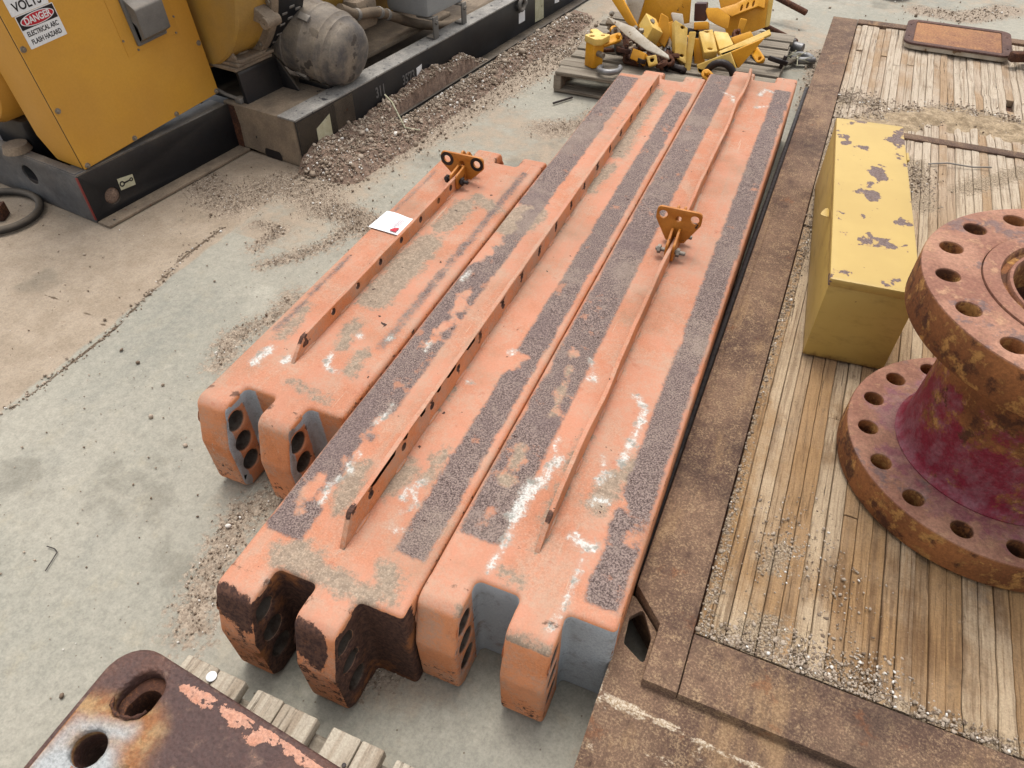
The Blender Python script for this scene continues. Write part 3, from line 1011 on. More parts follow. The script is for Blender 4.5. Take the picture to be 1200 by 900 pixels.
def make_ground():
    xs = np.concatenate([[-220, -80, -30, -12, -7], np.arange(-4.4, 3.0, 0.02), [5, 9, 20, 60, 220]])
    ys = np.concatenate([[-220, -80, -20, -6, -2], np.arange(-0.6, 7.5, 0.025), [9, 12, 20, 40, 100, 220]])
    X, Y = np.meshgrid(xs, ys)
    Z = np.zeros(X.size)
    P = np.c_[X.ravel(), Y.ravel(), Z]
    nx, ny = len(xs), len(ys)
    Z = (fbm(P, 1.7, 4, 11) - 0.5) * 0.006 - 0.004
    # the joint between the two slabs is a shallow groove
    x = P[:, 0]
    Z -= 0.006 * np.exp(-((x + 2.17) / 0.012) ** 2) * (np.abs(P[:, 1]) < 8)
    P[:, 2] = Z
    idx = np.arange(nx * ny).reshape(ny, nx)
    F = np.stack([idx[:-1, :-1], idx[:-1, 1:], idx[1:, 1:], idx[1:, :-1]], -1).reshape(-1, 4)
    mb = MB()
    mb.v = [tuple(p) for p in P]
    mb.f = [tuple(int(i) for i in f) for f in F]
    o = mb.build("ground", M['ground'], merge=0, fields=ground_fields)
    tag(o, "pale grey-green concrete yard with a dusty brown slab along one side", "ground", kind="structure")


make_ground()

# ------------------------------------------------------------------ orange beams
HB = 0.323


def make_beam(spec):
    x0, x1, yf, yb = spec['x0'], spec['x1'], spec['yf'], spec['yb']
    wq = (x1 - x0) / 4
    root = thing("steel_beam", spec['label'], "steel beam", ((x0 + x1) / 2, (yf + yb) / 2, 0), 0, "orange steel beams lying on the concrete")
    yN, yB = yf + 0.127, yb - 0.13
    st = 0.030
    b = MB()
    g = 0.004
    fl = [(x0, x0 + wq - g), (x0 + 2 * wq - g, x0 + 3 * wq - g)]       # front lugs
    bl = [(x0 + wq + g, x0 + 2 * wq + g), (x0 + 3 * wq + g, x1)]       # back lugs
    ys, yt = yN - st, yB + st
    R_ = 0.026
    pts = [(fl[0][0], ys), (fl[0][1], ys), (fl[0][1], yN), (fl[1][0], yN), (fl[1][0], ys), (fl[1][1], ys), (fl[1][1], yN), (x1, yN)]
    rad = [0, 0, R_, R_, 0, 0, R_, 0.012]
    pts += [(bl[1][1], yt), (bl[1][0], yt), (bl[1][0], yB), (bl[0][1], yB), (bl[0][1], yt), (bl[0][0], yt), (bl[0][0], yB), (x0, yB)]
    rad += [0, 0, R_, R_, 0, 0, R_, 0.012]
    out = fillet(pts, rad, 5)
    # split the long sides so that worn patches along them can vary
    dense = []
    for i, p in enumerate(out):
        q = out[(i + 1) % len(out)]
        L = math.dist(p, q)
        k = max(1, int(L / 0.03))
        dense += [(p[0] + (q[0] - p[0]) * j / k, p[1] + (q[1] - p[1]) * j / k) for j in range(k)]
    b.prism(dense, 0.0, HB, bev=0.012, grid=0.012, bseg=3, nlev=7, free_y=(ys, yt), both=False, bottom=False)

    def lug(xa, xb, ye, sgn):
        yt_ = ye
        def Y(d): return yt_ + sgn * d
        L = 0.127 - st
        prof = [(L, 0), (0.03, 0.0), (0.004, 0.022), (0.0, 0.19), (0.034, HB - 0.012), (0.055, HB), (L, HB)]
        prof = fillet(prof, [0, 0.02, 0.03, 0.05, 0.03, 0.03, 0], 4)
        holes = [circle(0.057, z, 0.029, 20) for z in (0.252, 0.170, 0.088)]
        Mx = Matrix(((0, 0, 1, xa), (sgn, 0, 0, yt_), (0, 1, 0, 0), (0, 0, 0, 1)))
        den = []
        for i, p in enumerate(prof):
            q = prof[(i + 1) % len(prof)]
            k = max(1, int(math.dist(p, q) / 0.018))
            den += [(p[0] + (q[0] - p[0]) * j / k, p[1] + (q[1] - p[1]) * j / k) for j in range(k)]
        # inset of the butt end keeps its depth: handled by swapping axes for free_y
        fx = [(p[1], p[0]) for p in den]
        hx = [[(q[1], q[0]) for q in h] for h in holes]
        Mx2 = Matrix(((0, 0, 1, xa), (0, sgn, 0, yt_), (1, 0, 0, 0), (0, 0, 0, 1)))
        b.prism(fx, 0, xb - xa, holes=hx, bev=0.009, Mx=Mx2, grid=0.02, bseg=3, nlev=5, free_y=(L,))
    for xa, xb in fl:
        lug(xa, xb, yf, 1)
    L_b = 0.127 - st
    for xa, xb in bl:
        lug(xa, xb, yB + st + L_b, -1)

    def fields(co):
        z = co[:, 2]
        topm = (z > HB - 0.02)
        grip = rects(co, spec['grip']) * spec.get('gripk', 1.0)
        neg = caps(co, spec.get('ungrip', []), 0.05)
        nn_ = fbm(co, 34, 3, 77)
        grip = np.clip(grip - 1.15 * np.clip(neg + (nn_ - 0.5) * 1.3 * (neg > 0.02) - 0.1, 0, 1), 0, 1) * topm
        white = caps(co, spec['white'], 0.032) * topm
        dirt = caps(co, [(p_, r_ * 1.35) for p_, r_ in spec['dirt']], 0.075) * topm
        ribd = np.clip(0.62 - (np.abs(co[:, 0] - spec['rib'][0]) - 0.006) / 0.05, 0, 1) * np.clip(fbm(co * [1, 0.5, 0], 5, 3, 55) * 1.9 - 0.45, 0, 1)
        dirt = np.maximum(dirt, ribd * topm * (co[:, 1] > spec['rib'][1]) * (co[:, 1] < spec['rib'][2]))
        inn = np.zeros(len(co))
        hole = np.zeros(len(co))
        for xw in (fl[0][1], fl[1][0], fl[1][1], x0 + wq * 3):
            inn = np.maximum(inn, (np.abs(co[:, 0] - xw) < 0.002) & (co[:, 1] < yN + 0.004) & (z < HB - 0.011))
        for xa, xb in fl:
            inn = np.maximum(inn, (co[:, 0] > xa + 0.002) & (co[:, 0] < xb - 0.002) & (np.abs(np.hypot(co[:, 1] - yf - 0.057, z - np.clip(np.round((z - 0.088) / 0.082), 0, 2) * 0.082 - 0.088) - 0.029) < 0.005))
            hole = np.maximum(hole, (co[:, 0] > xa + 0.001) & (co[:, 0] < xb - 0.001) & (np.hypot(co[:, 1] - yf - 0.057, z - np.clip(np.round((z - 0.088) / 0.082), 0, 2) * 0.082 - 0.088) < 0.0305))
        floor = (np.abs(co[:, 1] - yN) < 0.028) & (z < HB - 0.011) & ~((co[:, 0] < fl[0][1] - 0.001) | ((co[:, 0] > fl[1][0] + 0.001) & (co[:, 0] < fl[1][1] - 0.001)))
        low = (z < 0.17).astype(float)
        if spec['inner'] == 'rust':
            rust = np.maximum(inn, floor) * 0.95
            grey = np.zeros(len(co))
        elif spec['inner'] == 'grey':
            grey = floor * 0.95
            rust = inn * 0.35
            grey = np.maximum(grey, inn * 0.45)
        else:
            ring = inn * np.clip((0.03 - (np.minimum(co[:, 1] - yf, HB - z))) / 0.012 + 0.5, 0, 1)
            grey = np.maximum(ring, inn * 0.4)
            corner = floor * (np.minimum(np.abs(co[:, 0] - fl[0][1]), np.abs(co[:, 0] - fl[1][1])) < 0.03)
            grey = np.maximum(grey, corner * 0.9)
            rust = inn * 0.3
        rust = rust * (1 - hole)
        rust = np.maximum(rust, caps(co, spec.get('rust', []), 0.03) * ((z > 0.18) & (co[:, 1] < yN)))
        rust = np.maximum(rust, 0.43 * (z < 0.11) * (1 - grey))
        if spec['inner'] == 'rust':
            rust = np.maximum(rust, 0.45 * ((z < 0.2) & (co[:, 1] < yf + 0.02)))
        side = ((np.abs(co[:, 0] - x0) < 0.003) | (np.abs(co[:, 0] - x1) < 0.003)) & (z < HB - 0.006)
        rust = np.maximum(rust, 0.42 * side)
        return dict(grip=grip, white=white, dirt=dirt, rust=rust, grey=grey, bore=hole * 1.0)

    def disp(V):
        n = fbm(V, 3.0, 3, int(abs(x0) * 100))
        k = (V[:, 2] > 0.02)
        d = np.zeros_like(V)
        d[:, 2] = (n - 0.5) * 0.005 * k
        return d
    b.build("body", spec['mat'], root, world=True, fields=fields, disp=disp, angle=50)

    # rib: a flat bar on edge with bolt holes, welded along the middle
    rx, r0, r1, rh, th = spec['rib']
    for seg in spec.get('ribsegs', [(r0, r1)]):
        s0, s1 = seg
        sl_ = spec['ribslope'] if s0 == r0 else 0.004
        el_ = 0.03 if s1 == r1 else 0.003
        prof = [(s0, -0.004), (s1, -0.004), (s1 - el_, rh), (s0 + sl_, rh)]
        prof = fillet(prof, [0, 0, 0.006, 0.008], 2)
        den = []
        for i, p in enumerate(prof):
            q = prof[(i + 1) % len(prof)]
            k = max(1, int(math.dist(p, q) / 0.03))
            den += [(p[0] + (q[0] - p[0]) * j / k, p[1] + (q[1] - p[1]) * j / k) for j in range(k)]
        hs = [circle(y, rh * 0.62, 0.0105, 12) for y in spec['ribholes'] if s0 + sl_ + 0.02 < y < s1 - 0.03]
        Mr = Matrix(((0, 0, 1, rx - th / 2), (1, 0, 0, 0), (0, 1, 0, HB), (0, 0, 0, 1)))
        rb = MB().prism(den, 0, th, holes=hs, bev=0.002, Mx=Mr, grid=0.02)
        wob = spec.get('wob', 0.0)

        def rdisp(V):
            d = np.zeros_like(V)
            d[:, 0] = (fbm(np.c_[V[:, 1], V[:, 1] * 0, V[:, 1] * 0], 2.3, 3, 5) - 0.5) * wob * np.clip((V[:, 2] - HB) / rh, 0, 1)
            d[:, 2] = (fbm(V, 14, 2, 9) - 0.5) * 0.004 * (V[:, 2] > HB + rh * 0.5)
            d[:, 2] -= np.maximum(V[:, 2] - HB, 0) * spec.get('ribtaper', 0) * np.clip((V[:, 1] - r0) / (r1 - r0), 0, 1)
            return d

        def rf(co):
            z = np.zeros(len(co))
            top = co[:, 2] > HB + rh * (1 - spec.get('ribtaper', 0) * np.clip((co[:, 1] - r0) / (r1 - r0), 0, 1)) - 0.004
            rust_shade = np.clip(fbm(co, 26, 3, 4) - 0.3, 0, 0.30) * top
            rust_shade = np.maximum(rust_shade, 0.9 * (co[:, 1] < s0 + sl_ + 0.03) * top * (s0 == r0))
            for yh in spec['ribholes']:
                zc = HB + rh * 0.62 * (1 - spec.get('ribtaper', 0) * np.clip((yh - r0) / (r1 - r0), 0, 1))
                rust_shade = np.maximum(rust_shade, 1.0 * (np.hypot(co[:, 1] - yh, co[:, 2] - zc) < 0.0118))  # rib hole walls darkened through the rust mask, shade put into the colour
            return dict(grip=z, white=z, dirt=0.45 * (co[:, 2] < HB + 0.006), rust=rust_shade, grey=z)
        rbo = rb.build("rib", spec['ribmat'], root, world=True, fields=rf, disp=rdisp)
    # weld bead: intermittent blobs at the foot of the rib
    wb = MB()
    y = r0 + 0.05
    while y < r1 - 0.05:
        for sd in (1, -1):
            L = random.uniform(0.05, 0.08)
            x = rx + sd * (th / 2 + 0.001)
            wb.tube([(x, y + L * k / 4, HB + 0.001) for k in range(5)], [0.002, 0.004, 0.0045, 0.004, 0.002], 6)
        y += random.uniform(0.16, 0.2)

    def zf(co):
        z = np.zeros(len(co))
        return dict(grip=z, white=z, dirt=z + 0.3, rust=z, grey=z)
    wb.build("weld_bead", spec['weldmat'], root, world=True, fields=zf)
    if 'bracket' in spec:
        make_bracket(root, spec, rx, th, rh)
    return root


def make_bracket(root, spec, rx, th, rh):
    by, wtop, wbot, zb, zt, black = spec['bracket']
    # triangular plate across the rib
    o = fillet([(-wbot / 2, zb), (wbot / 2, zb), (wtop / 2, zt - 0.045), (wtop / 2, zt), (-wtop / 2, zt), (-wtop / 2, zt - 0.045)], [0.004, 0.004, 0.012, 0.016, 0.016, 0.012], 4)
    holes = [circle(-wtop * 0.35, zt - 0.028, 0.0145, 16), circle(0, zt - 0.036, 0.011, 14), circle(wtop * 0.35, zt - 0.028, 0.0145, 16)]
    m = MB()
    Mx = Matrix(((1, 0, 0, rx), (0, 0, -1, by), (0, 1, 0, 0), (0, 0, 0, 1)))
    m.prism(o, -0.005, 0.005, holes=holes, bev=0.0015, Mx=Mx)
    br = m.build("bracket", M['bracket'], root, world=True)
    # cheeks clasping the rib on both sides, in front of and behind the plate
    for sd in (-1, 1):
        c = MB()
        xx = rx + sd * (th / 2 + 0.0055)
        o2 = fillet([(by - 0.085, HB + 0.004), (by - 0.006, HB + 0.004), (by - 0.006, zb + 0.06), (by - 0.03, zb + 0.055), (by - 0.085, HB + rh + 0.012)], [0.012, 0.002, 0.01, 0.02, 0.012], 3)
        Mc = Matrix(((0, 0, 1, xx - 0.004), (1, 0, 0, 0), (0, 1, 0, 0), (0, 0, 0, 1)))
        c.prism(o2, 0, 0.008, bev=0.001, Mx=Mc)
        c.build("cheek_plate", M['bracket'], br)
        o3 = fillet([(by + 0.006, HB + 0.004), (by + 0.07, HB + 0.004), (by + 0.07, HB + rh + 0.015), (by + 0.03, zt + 0.005), (by + 0.006, zt - 0.02)], [0.002, 0.01, 0.014, 0.014, 0.004], 3)
        c2 = MB().prism(o3, 0, 0.008, bev=0.001, Mx=Mc)
        c2.build("cheek_plate", M['bracket'], br)
    for c in br.children:
        c.location = -Vector(root.location)
    # pinch bolt with nut
    for yy in (by - 0.06, by + 0.045):
        bz = HB + rh * 0.6
        bt = MB()
        bt.cyl((rx - 0.05, yy, bz), (rx + 0.05, yy, bz), 0.007, 12)
        bt.hexa((rx - 0.032, yy, bz), 0.015, 0.012, (-1, 0, 0))
        bt.hexa((rx + 0.019, yy, bz), 0.015, 0.012, (1, 0, 0))
        ob = bt.build("bolt", M['boltdark'] if black else M['greysteel'], br)
        ob.location = -Vector(root.location)
    if black:
        for sd in (-1, 1):
            k = MB()
            ring = circle(sd * wtop * 0.35, zt - 0.028, 0.027, 20)
            k.prism(ring, 0.0052, 0.0062, holes=[circle(sd * wtop * 0.35, zt - 0.028, 0.0145, 16)], Mx=Mx)
            kk = k.build("worn_ring", M['boltdark'], br)
            kk.location = -Vector(root.location)


Z = HB
BEAM1 = dict(
    x0=-0.893, x1=-0.480, yf=0.438, yb=3.672, inner='rust',
    label="longest-ribbed middle beam, faded salmon paint, crusted mud beside its rust-black front slots",
    grip=[(-0.888, -0.785, 0.64, 3.50), (-0.578, -0.500, 0.70, 3.42)],
    ungrip=[(px(Z, (373, 563), (358, 590), (392, 575)), 0.018), (px(Z, (445, 492), (425, 520), (405, 560)), 0.012),
            (px(Z, (560, 300), (590, 270), (612, 245)), 0.028), (px(Z, (500, 405), (520, 385), (545, 345)), 0.016), (px(Z, (420, 700), (450, 690)), 0.03),
            (px(Z, (540, 470), (548, 455)), 0.01), (px(Z, (598, 430), (610, 420)), 0.014)],
    white=[(px(Z, (440, 496), (449, 488), (462, 475)), 0.005), (px(Z, (421, 532), (408, 545), (412, 553)), 0.006),
           (px(Z, (376, 590), (387, 567), (398, 560)), 0.005), (px(Z, (472, 584), (474, 575), (486, 569), (499, 563)), 0.006),
           (px(Z, (485, 575), (488, 592), (470, 600)), 0.003), (px(Z, (600, 413)), 0.012), (px(Z, (550, 447)), 0.007),
           (px(Z, (458, 612), (462, 622), (474, 621)), 0.004), (px(Z, (540, 328), (552, 318)), 0.006), (px(Z, (505, 400), (498, 410)), 0.005),
           (px(Z, (312, 678)), 0.006)],
    dirt=[(px(Z, (333, 648), (350, 650), (362, 662)), 0.025), (px(Z, (372, 668), (395, 682), (418, 694), (440, 702)), 0.018), (px(Z, (455, 695), (460, 680), (452, 668)), 0.018),
          (px(Z, (445, 575), (470, 560), (480, 548)), 0.02), (px(Z, (600, 265), (620, 250)), 0.05), (px(Z, (768, 108), (745, 140), (722, 180)), 0.03),
          (px(Z, (715, 195), (690, 222)), 0.02), (px(Z, (500, 560), (520, 530)), 0.012), (px(Z, (420, 550), (400, 590)), 0.02)],
    rust=[(px(0.29, (262, 700), (285, 715)), 0.02), (px(0.29, (350, 740), (372, 755)), 0.02)],
    rib=(-0.687, 0.655, 3.50, 0.074, 0.013), ribslope=0.055, ribtaper=0.36,
    ribholes=[0.787, 0.944, 1.095, 1.251, 1.396, 1.56, 1.715, 1.87, 2.03, 2.19, 2.34, 2.50, 2.667, 2.823, 2.979, 3.129, 3.314])
BEAM2 = dict(
    x0=-0.4765, x1=-0.0625, yf=0.580, yb=3.835, inner='grey',
    label="beam nearest the rusty platform, white paint drips and clean grey front slots",
    grip=[(-0.468, -0.362, 0.80, 3.70), (-0.150, -0.073, 0.745, 3.62)],
    ungrip=[(px(Z, (593, 563)), 0.022), (px(Z, (615, 520), (602, 542)), 0.014), (px(Z, (722, 635), (735, 627), (741, 612), (734, 596), (727, 592)), 0.010),
            (px(Z, (575, 600), (563, 612)), 0.012), (px(Z, (672, 415), (660, 455), (645, 487)), 0.008), (px(Z, (800, 130), (812, 110)), 0.012)],
    white=[(px(Z, (573, 668), (581, 655), (590, 640), (597, 622), (602, 607)), 0.007), (px(Z, (602, 607), (612, 590), (622, 572), (636, 562)), 0.016),
           (px(Z, (636, 562), (645, 548), (655, 538)), 0.012), (px(Z, (642, 748), (653, 721), (663, 703), (675, 678), (684, 656)), 0.004),
           (px(Z, (747, 466)), 0.011), (px(Z, (747, 466), (755, 476), (752, 492), (741, 518), (727, 543)), 0.009),
           (px(Z, (702, 566), (706, 556), (714, 556)), 0.007), (px(Z, (694, 590), (700, 585), (711, 588)), 0.008), (px(Z, (672, 628), (680, 636), (694, 642)), 0.013),
           (px(Z, (690, 444), (694, 440), (699, 446)), 0.006), (px(Z, (890, 112), (897, 105), (905, 108)), 0.008), (px(Z, (886, 126), (900, 124)), 0.006),
           (px(Z, (848, 108), (858, 112), (860, 120)), 0.006), (px(Z, (705, 535), (708, 550)), 0.003), (px(Z, (692, 420), (694, 432)), 0.003),
           (px(Z, (655, 515), (650, 525)), 0.005)],
    dirt=[(px(Z, (585, 668), (611, 681)), 0.006), (px(Z, (740, 560), (752, 545)), 0.025), (px(Z, (593, 563)), 0.02), (px(Z, (615, 520), (602, 542)), 0.012),
          (px(Z, (640, 612), (665, 560), (690, 510)), 0.008), (px(Z, (720, 560), (700, 590)), 0.02), (px(Z, (600, 750), (640, 760)), 0.008), (px(Z, (545, 718), (560, 725)), 0.01),
          (px(Z, (704, 676)), 0.008), (px(Z, (672, 420), (645, 490)), 0.008)],
    rib=(-0.281, 0.81, 3.72, 0.054, 0.012), ribslope=0.075, wob=0.03,
    ribsegs=[(0.81, 2.16), (2.19, 3.72)],
    ribholes=[2.62, 2.9, 3.2, 3.5],
    bracket=(2.105, 0.150, 0.062, 0.358, 0.480, False))
BEAM0 = dict(gripk=0.60,
    x0=-1.309, x1=-0.902, yf=0.872, yb=2.575, inner='orange',
    label="short beam with a white paper sheet on it, orange front slots rimmed in grey",
    grip=[(-1.297, -1.262, 1.22, 1.66), (-1.297, -1.268, 1.86, 2.3), (-0.972, -0.925, 1.10, 2.42)],
    ungrip=[(px(Z, (410, 450), (425, 430), (440, 415)), 0.014)],
    white=[(px(Z, (298, 424), (308, 415), (318, 408)), 0.014), (px(Z, (333, 424), (340, 419)), 0.011), (px(Z, (389, 415), (382, 426), (386, 433)), 0.008),
           (px(Z, (396, 436)), 0.008), (px(Z, (422, 394)), 0.012), (px(Z, (457, 396)), 0.009)],
    dirt=[(px(Z, (440, 350), (470, 320), (500, 285)), 0.04), (px(Z, (520, 265), (545, 240)), 0.03), (px(Z, (345, 448), (362, 462), (385, 470)), 0.008),
          (px(Z, (400, 405), (415, 380)), 0.015), (px(Z, (330, 395), (360, 360)), 0.012), (px(Z, (410, 435), (425, 415)), 0.015), (px(Z, (560, 232), (580, 245)), 0.02)],
    rib=(-1.147, 1.12, 2.34, 0.05, 0.012), ribslope=0.07,
    ribholes=[1.2, 1.34, 1.48, 1.62, 1.76, 1.9, 2.04, 2.14],
    bracket=(2.26, 0.178, 0.07, 0.335, 0.432, True))
WELD = make_beam_mat('painted weld', 9.1, 0.0)
for i, sp in enumerate((BEAM1, BEAM2, BEAM0)):
    sp['mat'] = make_beam_mat("weathered orange paint", 1.3 * i + 0.4)
    sp['ribmat'] = make_beam_mat("weathered orange rib paint", 1.3 * i + 0.4, 0.22)
    sp['weldmat'] = WELD
    make_beam(sp)

# printed sheet on the short beam
pr_ = thing("paper_sheet", "white printed sheet lying flat beside the rib of the short beam", "paper", (-1.248, 1.878, HB + 0.004), math.radians(-4))
pm = MB()
nx_, ny_ = 8, 8
pv = [((i / nx_ - 0.5) * 0.122, (j / ny_ - 0.5) * 0.118, 0.0012 + 0.003 * math.sin(i * 0.7) * (j / ny_) ** 2) for j in range(ny_ + 1) for i in range(nx_ + 1)]
pf = [(j * 9 + i, j * 9 + i + 1, (j + 1) * 9 + i + 1, (j + 1) * 9 + i) for j in range(ny_) for i in range(nx_)]
pm.add(pv, pf)
pm.add([(p[0], p[1], p[2] - 0.0006) for p in pv], [tuple(reversed(f)) for f in pf])
pm.build("sheet", M['paper'], pr_, merge=0)
pl = MB()
for k in range(4):
    L = (0.05, 0.06, 0.066, 0.04)[k]
    pl.box((0.018 + 0.006 * k, 0.0, 0.0052), (0.0016, L, 0.0006), 0, Matrix.Translation((0, 0.004, 0)))
pl.build("printed_line", flat_mat("faded print", lin(170, 140, 150, 0.7)), pr_)
rd = MB()
rd.prism(fillet([(0.02, -0.05), (0.05, -0.05), (0.046, -0.036), (0.05, -0.022), (0.034, -0.028), (0.026, -0.036)], 0.003), 0.005, 0.0056)
rd.build("red_mark", M['red'], pr_)

# ------------------------------------------------------------------ rusty platform with plank deck
PT = math.radians(-1.0)
PZ = 0.204
plat = thing("deck_platform", "low rusty steel platform floored with weathered planks", "platform", (-0.0735, 0.0, 0), PT)
PM = plat.matrix_basis.copy()
PMI = PM.inverted()


def pl_at(x, y, z=PZ):
    return PMI @ at(x, y, z)


PW, PY1 = 2.45, 5.245
fy0 = 0.69
wl, wy0, wy1, wr = 0.148, 0.835, 5.165, 2.30
m = MB()   # side rail of flat plate with its corner cut for a lashing slot
m.prism(fillet([(0.0, 0.90), (0.074, 0.825), (0.072, fy0), (wl, fy0), (wl, PY1), (0.0, PY1)], [0.01, 0.004, 0.002, 0, 0, 0.004], 3), PZ - 0.16, PZ, bev=0.004, grid=0.05)
m.build("side_rail", M['railsteel'], plat, disp=lambda V: np.c_[V[:, 0] * 0, V[:, 0] * 0, (fbm(V, 5, 3, 2) - 0.5) * 0.008 * (V[:, 2] > 0.1)])
m = MB()
m.prism([(wr, fy0), (PW, fy0), (PW, PY1), (wr, PY1)], PZ - 0.16, PZ, bev=0.004)
m.build("side_rail", M['railsteel'], plat)
m = MB()
m.prism([(wl + 0.002, fy0), (wr - 0.002, fy0), (wr - 0.002, wy0), (wl + 0.002, wy0)], PZ - 0.15, PZ - 0.002, bev=0.004, grid=0.04)
m.build("end_rail", M['railsteel'], plat, disp=lambda V: np.c_[V[:, 0] * 0, V[:, 0] * 0, (fbm(V, 5, 3, 6) - 0.5) * 0.008 * (V[:, 2] > 0.1)])
m = MB()
m.prism([(wl + 0.002, wy1), (wr - 0.002, wy1), (wr - 0.002, PY1), (wl + 0.002, PY1)], PZ - 0.15, PZ + 0.004, bev=0.004)
m.build("end_rail", M['railsteel'], plat)
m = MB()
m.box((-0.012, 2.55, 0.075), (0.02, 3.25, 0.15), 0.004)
m.build("gap_shade_strip", M['boltdark'], plat)  # added dark strip, stands in for deep shade in the gap beside the beam
# loading lip: a lower flat plate with a slot cut through, then a ramp to the ground
m = MB()
zl = PZ - 0.03
vlip = None
slot = fillet([(0.012, 0.765), (0.066, 0.735), (0.066, 0.80), (0.03, 0.86), (0.006, 0.83)], 0.006, 2)
m.prism([(-0.004, 0.625), (PW, 0.625), (PW, fy0 + 0.004), (0.0735, fy0 + 0.004), (0.0735, 0.82), (0.004, 0.885), (-0.004, 0.885)], zl - 0.02, zl,
        holes=[slot], bev=0.002, grid=0.015)
Lr = 0.50
vv = []
for (y, z) in ((0.625, zl), (0.615, zl - 0.004), (0.12, 0.02), (0.12, 0.0), (0.615, zl - 0.026), (0.625, zl - 0.02)):
    vv += [(-0.004, y, z), (PW, y, z)]
m.add(vv, [(0, 1, 3, 2), (2, 3, 5, 4), (4, 5, 7, 6), (6, 7, 9, 8), (8, 9, 11, 10), (0, 2, 4, 6, 8, 10), (1, 11, 9, 7, 5, 3)])
def lipf(co):
    a, b_ = pl_at(700, 806, zl), pl_at(793, 862, zl)
    c2_ = pl_at(860, 900, zl)
    return dict(worn=np.maximum(caps(co, [([(a.x, 0.632), (b_.x, 0.630)], 0.012)], 0.03), 0.75 * caps(co, [([(b_.x, 0.628), (b_.x + 0.5, 0.626)], 0.004)], 0.03)))


m.build("loading_lip", M['railsteel'], plat, fields=lipf)

def make_deck():
    mb = MB()
    tones, xs_all = [], []
    x = wl + 0.004
    k = 0
    V, Fc, T = [], [], []
    while x < wr - 0.02:
        wd = random.uniform(0.0325, 0.0368)
        if k == 0:
            wd = 0.03
        tone = random.random()
        # boards are laid in two or three lengths
        cuts = [wy0 + 0.004] + sorted(random.uniform(1.2, 4.9) for _ in range(random.choice((1, 2, 2)))) + [wy1 - 0.004]
        for a, b in zip(cuts[:-1], cuts[1:]):
            if b - a < 0.15:
                continue
            tone = min(1, max(0, tone + random.uniform(-0.25, 0.25)))
            hz = PZ - 0.006 + random.uniform(-0.005, 0.003)
            ny = max(3, int((b - 0.003 - a) / 0.03))
            gl, gr = 0.0006 + random.random() ** 2 * 0.0008, 0.0006 + random.random() ** 2 * 0.0010
            prof = [(x + gl, -0.03), (x + gl, -0.0016), (x + gl + 0.0016, 0.0), (x + wd * 0.5, 0.0006), (x + wd - gr - 0.0016, 0.0), (x + wd - gr, -0.0016), (x + wd - gr, -0.03)]
            b0 = len(V)
            for j in range(ny + 1):
                yy = a + (b - 0.003 - a) * j / ny
                for q, (px_, pz_) in enumerate(prof):
                    V.append((px_, yy, hz + pz_))
                    T.append(tone)
            n = len(prof)
            for j in range(ny):
                for q in range(n - 1):
                    Fc.append((b0 + j * n + q, b0 + j * n + q + 1, b0 + (j + 1) * n + q + 1, b0 + (j + 1) * n + q))
            Fc.append(tuple(b0 + q for q in range(n - 1, -1, -1)))
            Fc.append(tuple(b0 + ny * n + q for q in range(n)))
        x += wd
        k += 1
    V = np.array(V)
    V[:, 0] += (fbm(V * [1, 1, 0], 1.6, 2, 21) - 0.5) * 0.003
    rot = (fbm(V * [1, 0.3, 0], 60, 2, 23) - 0.5) * 0.004
    rot2 = np.clip(fbm(V * [1, 0.5, 0], 11, 4, 25) - 0.58, 0, 1) * -0.055
    V[:, 0] += (fbm(V * [2, 1, 0], 26, 2, 27) - 0.5) * 0.0012
    V[:, 2] += rot + rot2
    mb.v = [tuple(p) for p in V]
    mb.f = Fc

    def fld(co):
        brown = np.clip(0.75 - (co[:, 0] - wl) / 0.35, 0, 1) * np.clip(1.6 - (co[:, 1] - 0.8) / 1.2, 0, 1)
        brown = np.maximum(brown, np.clip(0.6 - np.abs(co[:, 1] - 2.4) / 1.2, 0, 1) * np.clip(0.8 - (co[:, 0] - wl) / 0.3, 0, 1))
        brown = np.maximum(brown, np.clip((co[:, 1] - 3.9) / 0.6, 0, 1) * np.clip(0.5 - (co[:, 0] - wl) / 0.4, 0, 1))
        brown = np.maximum(brown, np.clip(0.5 - (co[:, 1] - 1.4) / 2.0, 0.08, 0.5))
        q = [Vector((p[0], p[1], 0)) for p in ()]
        def L(*pts): return [tuple(pl_at(a, b)[:2]) for a, b in pts]
        sand = caps(co, [(L((820, 735), (835, 690), (880, 480), (940, 300), (985, 120)), 0.012), (L((815, 745), (900, 775), (1000, 815), (1200, 895)), 0.03),
                         (L((1000, 145), (1060, 135), (1120, 130), (1210, 150)), 0.09), (L((985, 115), (1030, 120)), 0.05), (L((1070, 190), (1080, 240)), 0.06),
                         (L((870, 760), (900, 740)), 0.05), (L((905, 660), (920, 640)), 0.03), (L((1130, 220), (1200, 200)), 0.05)], 0.16)
        return dict(brown=brown, sand=np.maximum(sand, 0.27))
    me_o = mb.build("deck", M['deck'], plat, merge=0, fields=fld, angle=30)
    a = me_o.data.attributes.new("tone", 'FLOAT', 'POINT')
    a.data.foreach_set("value", np.array(T, np.float32))
    # steel underfloor seen through the gaps
    u_ = MB().box(((wl + wr) / 2, (wy0 + wy1) / 2, PZ - 0.052), (wr - wl, wy1 - wy0, 0.02), 0)
    u_.build("underfloor", M['darkrust'], plat)


make_deck()
m = MB()   # flat crossbar set into the planks
c0, c1 = pl_at(1068, 160), pl_at(1215, 187)
m.prism([(c0.x - 0.05, c0.y - 0.028), (wr - 0.01, c0.y - 0.03), (wr - 0.01, c0.y + 0.03), (c0.x - 0.05, c0.y + 0.028)], PZ - 0.03, PZ + 0.001, bev=0.002, grid=0.05)
m.build("crossbar", M['railsteel'], plat)

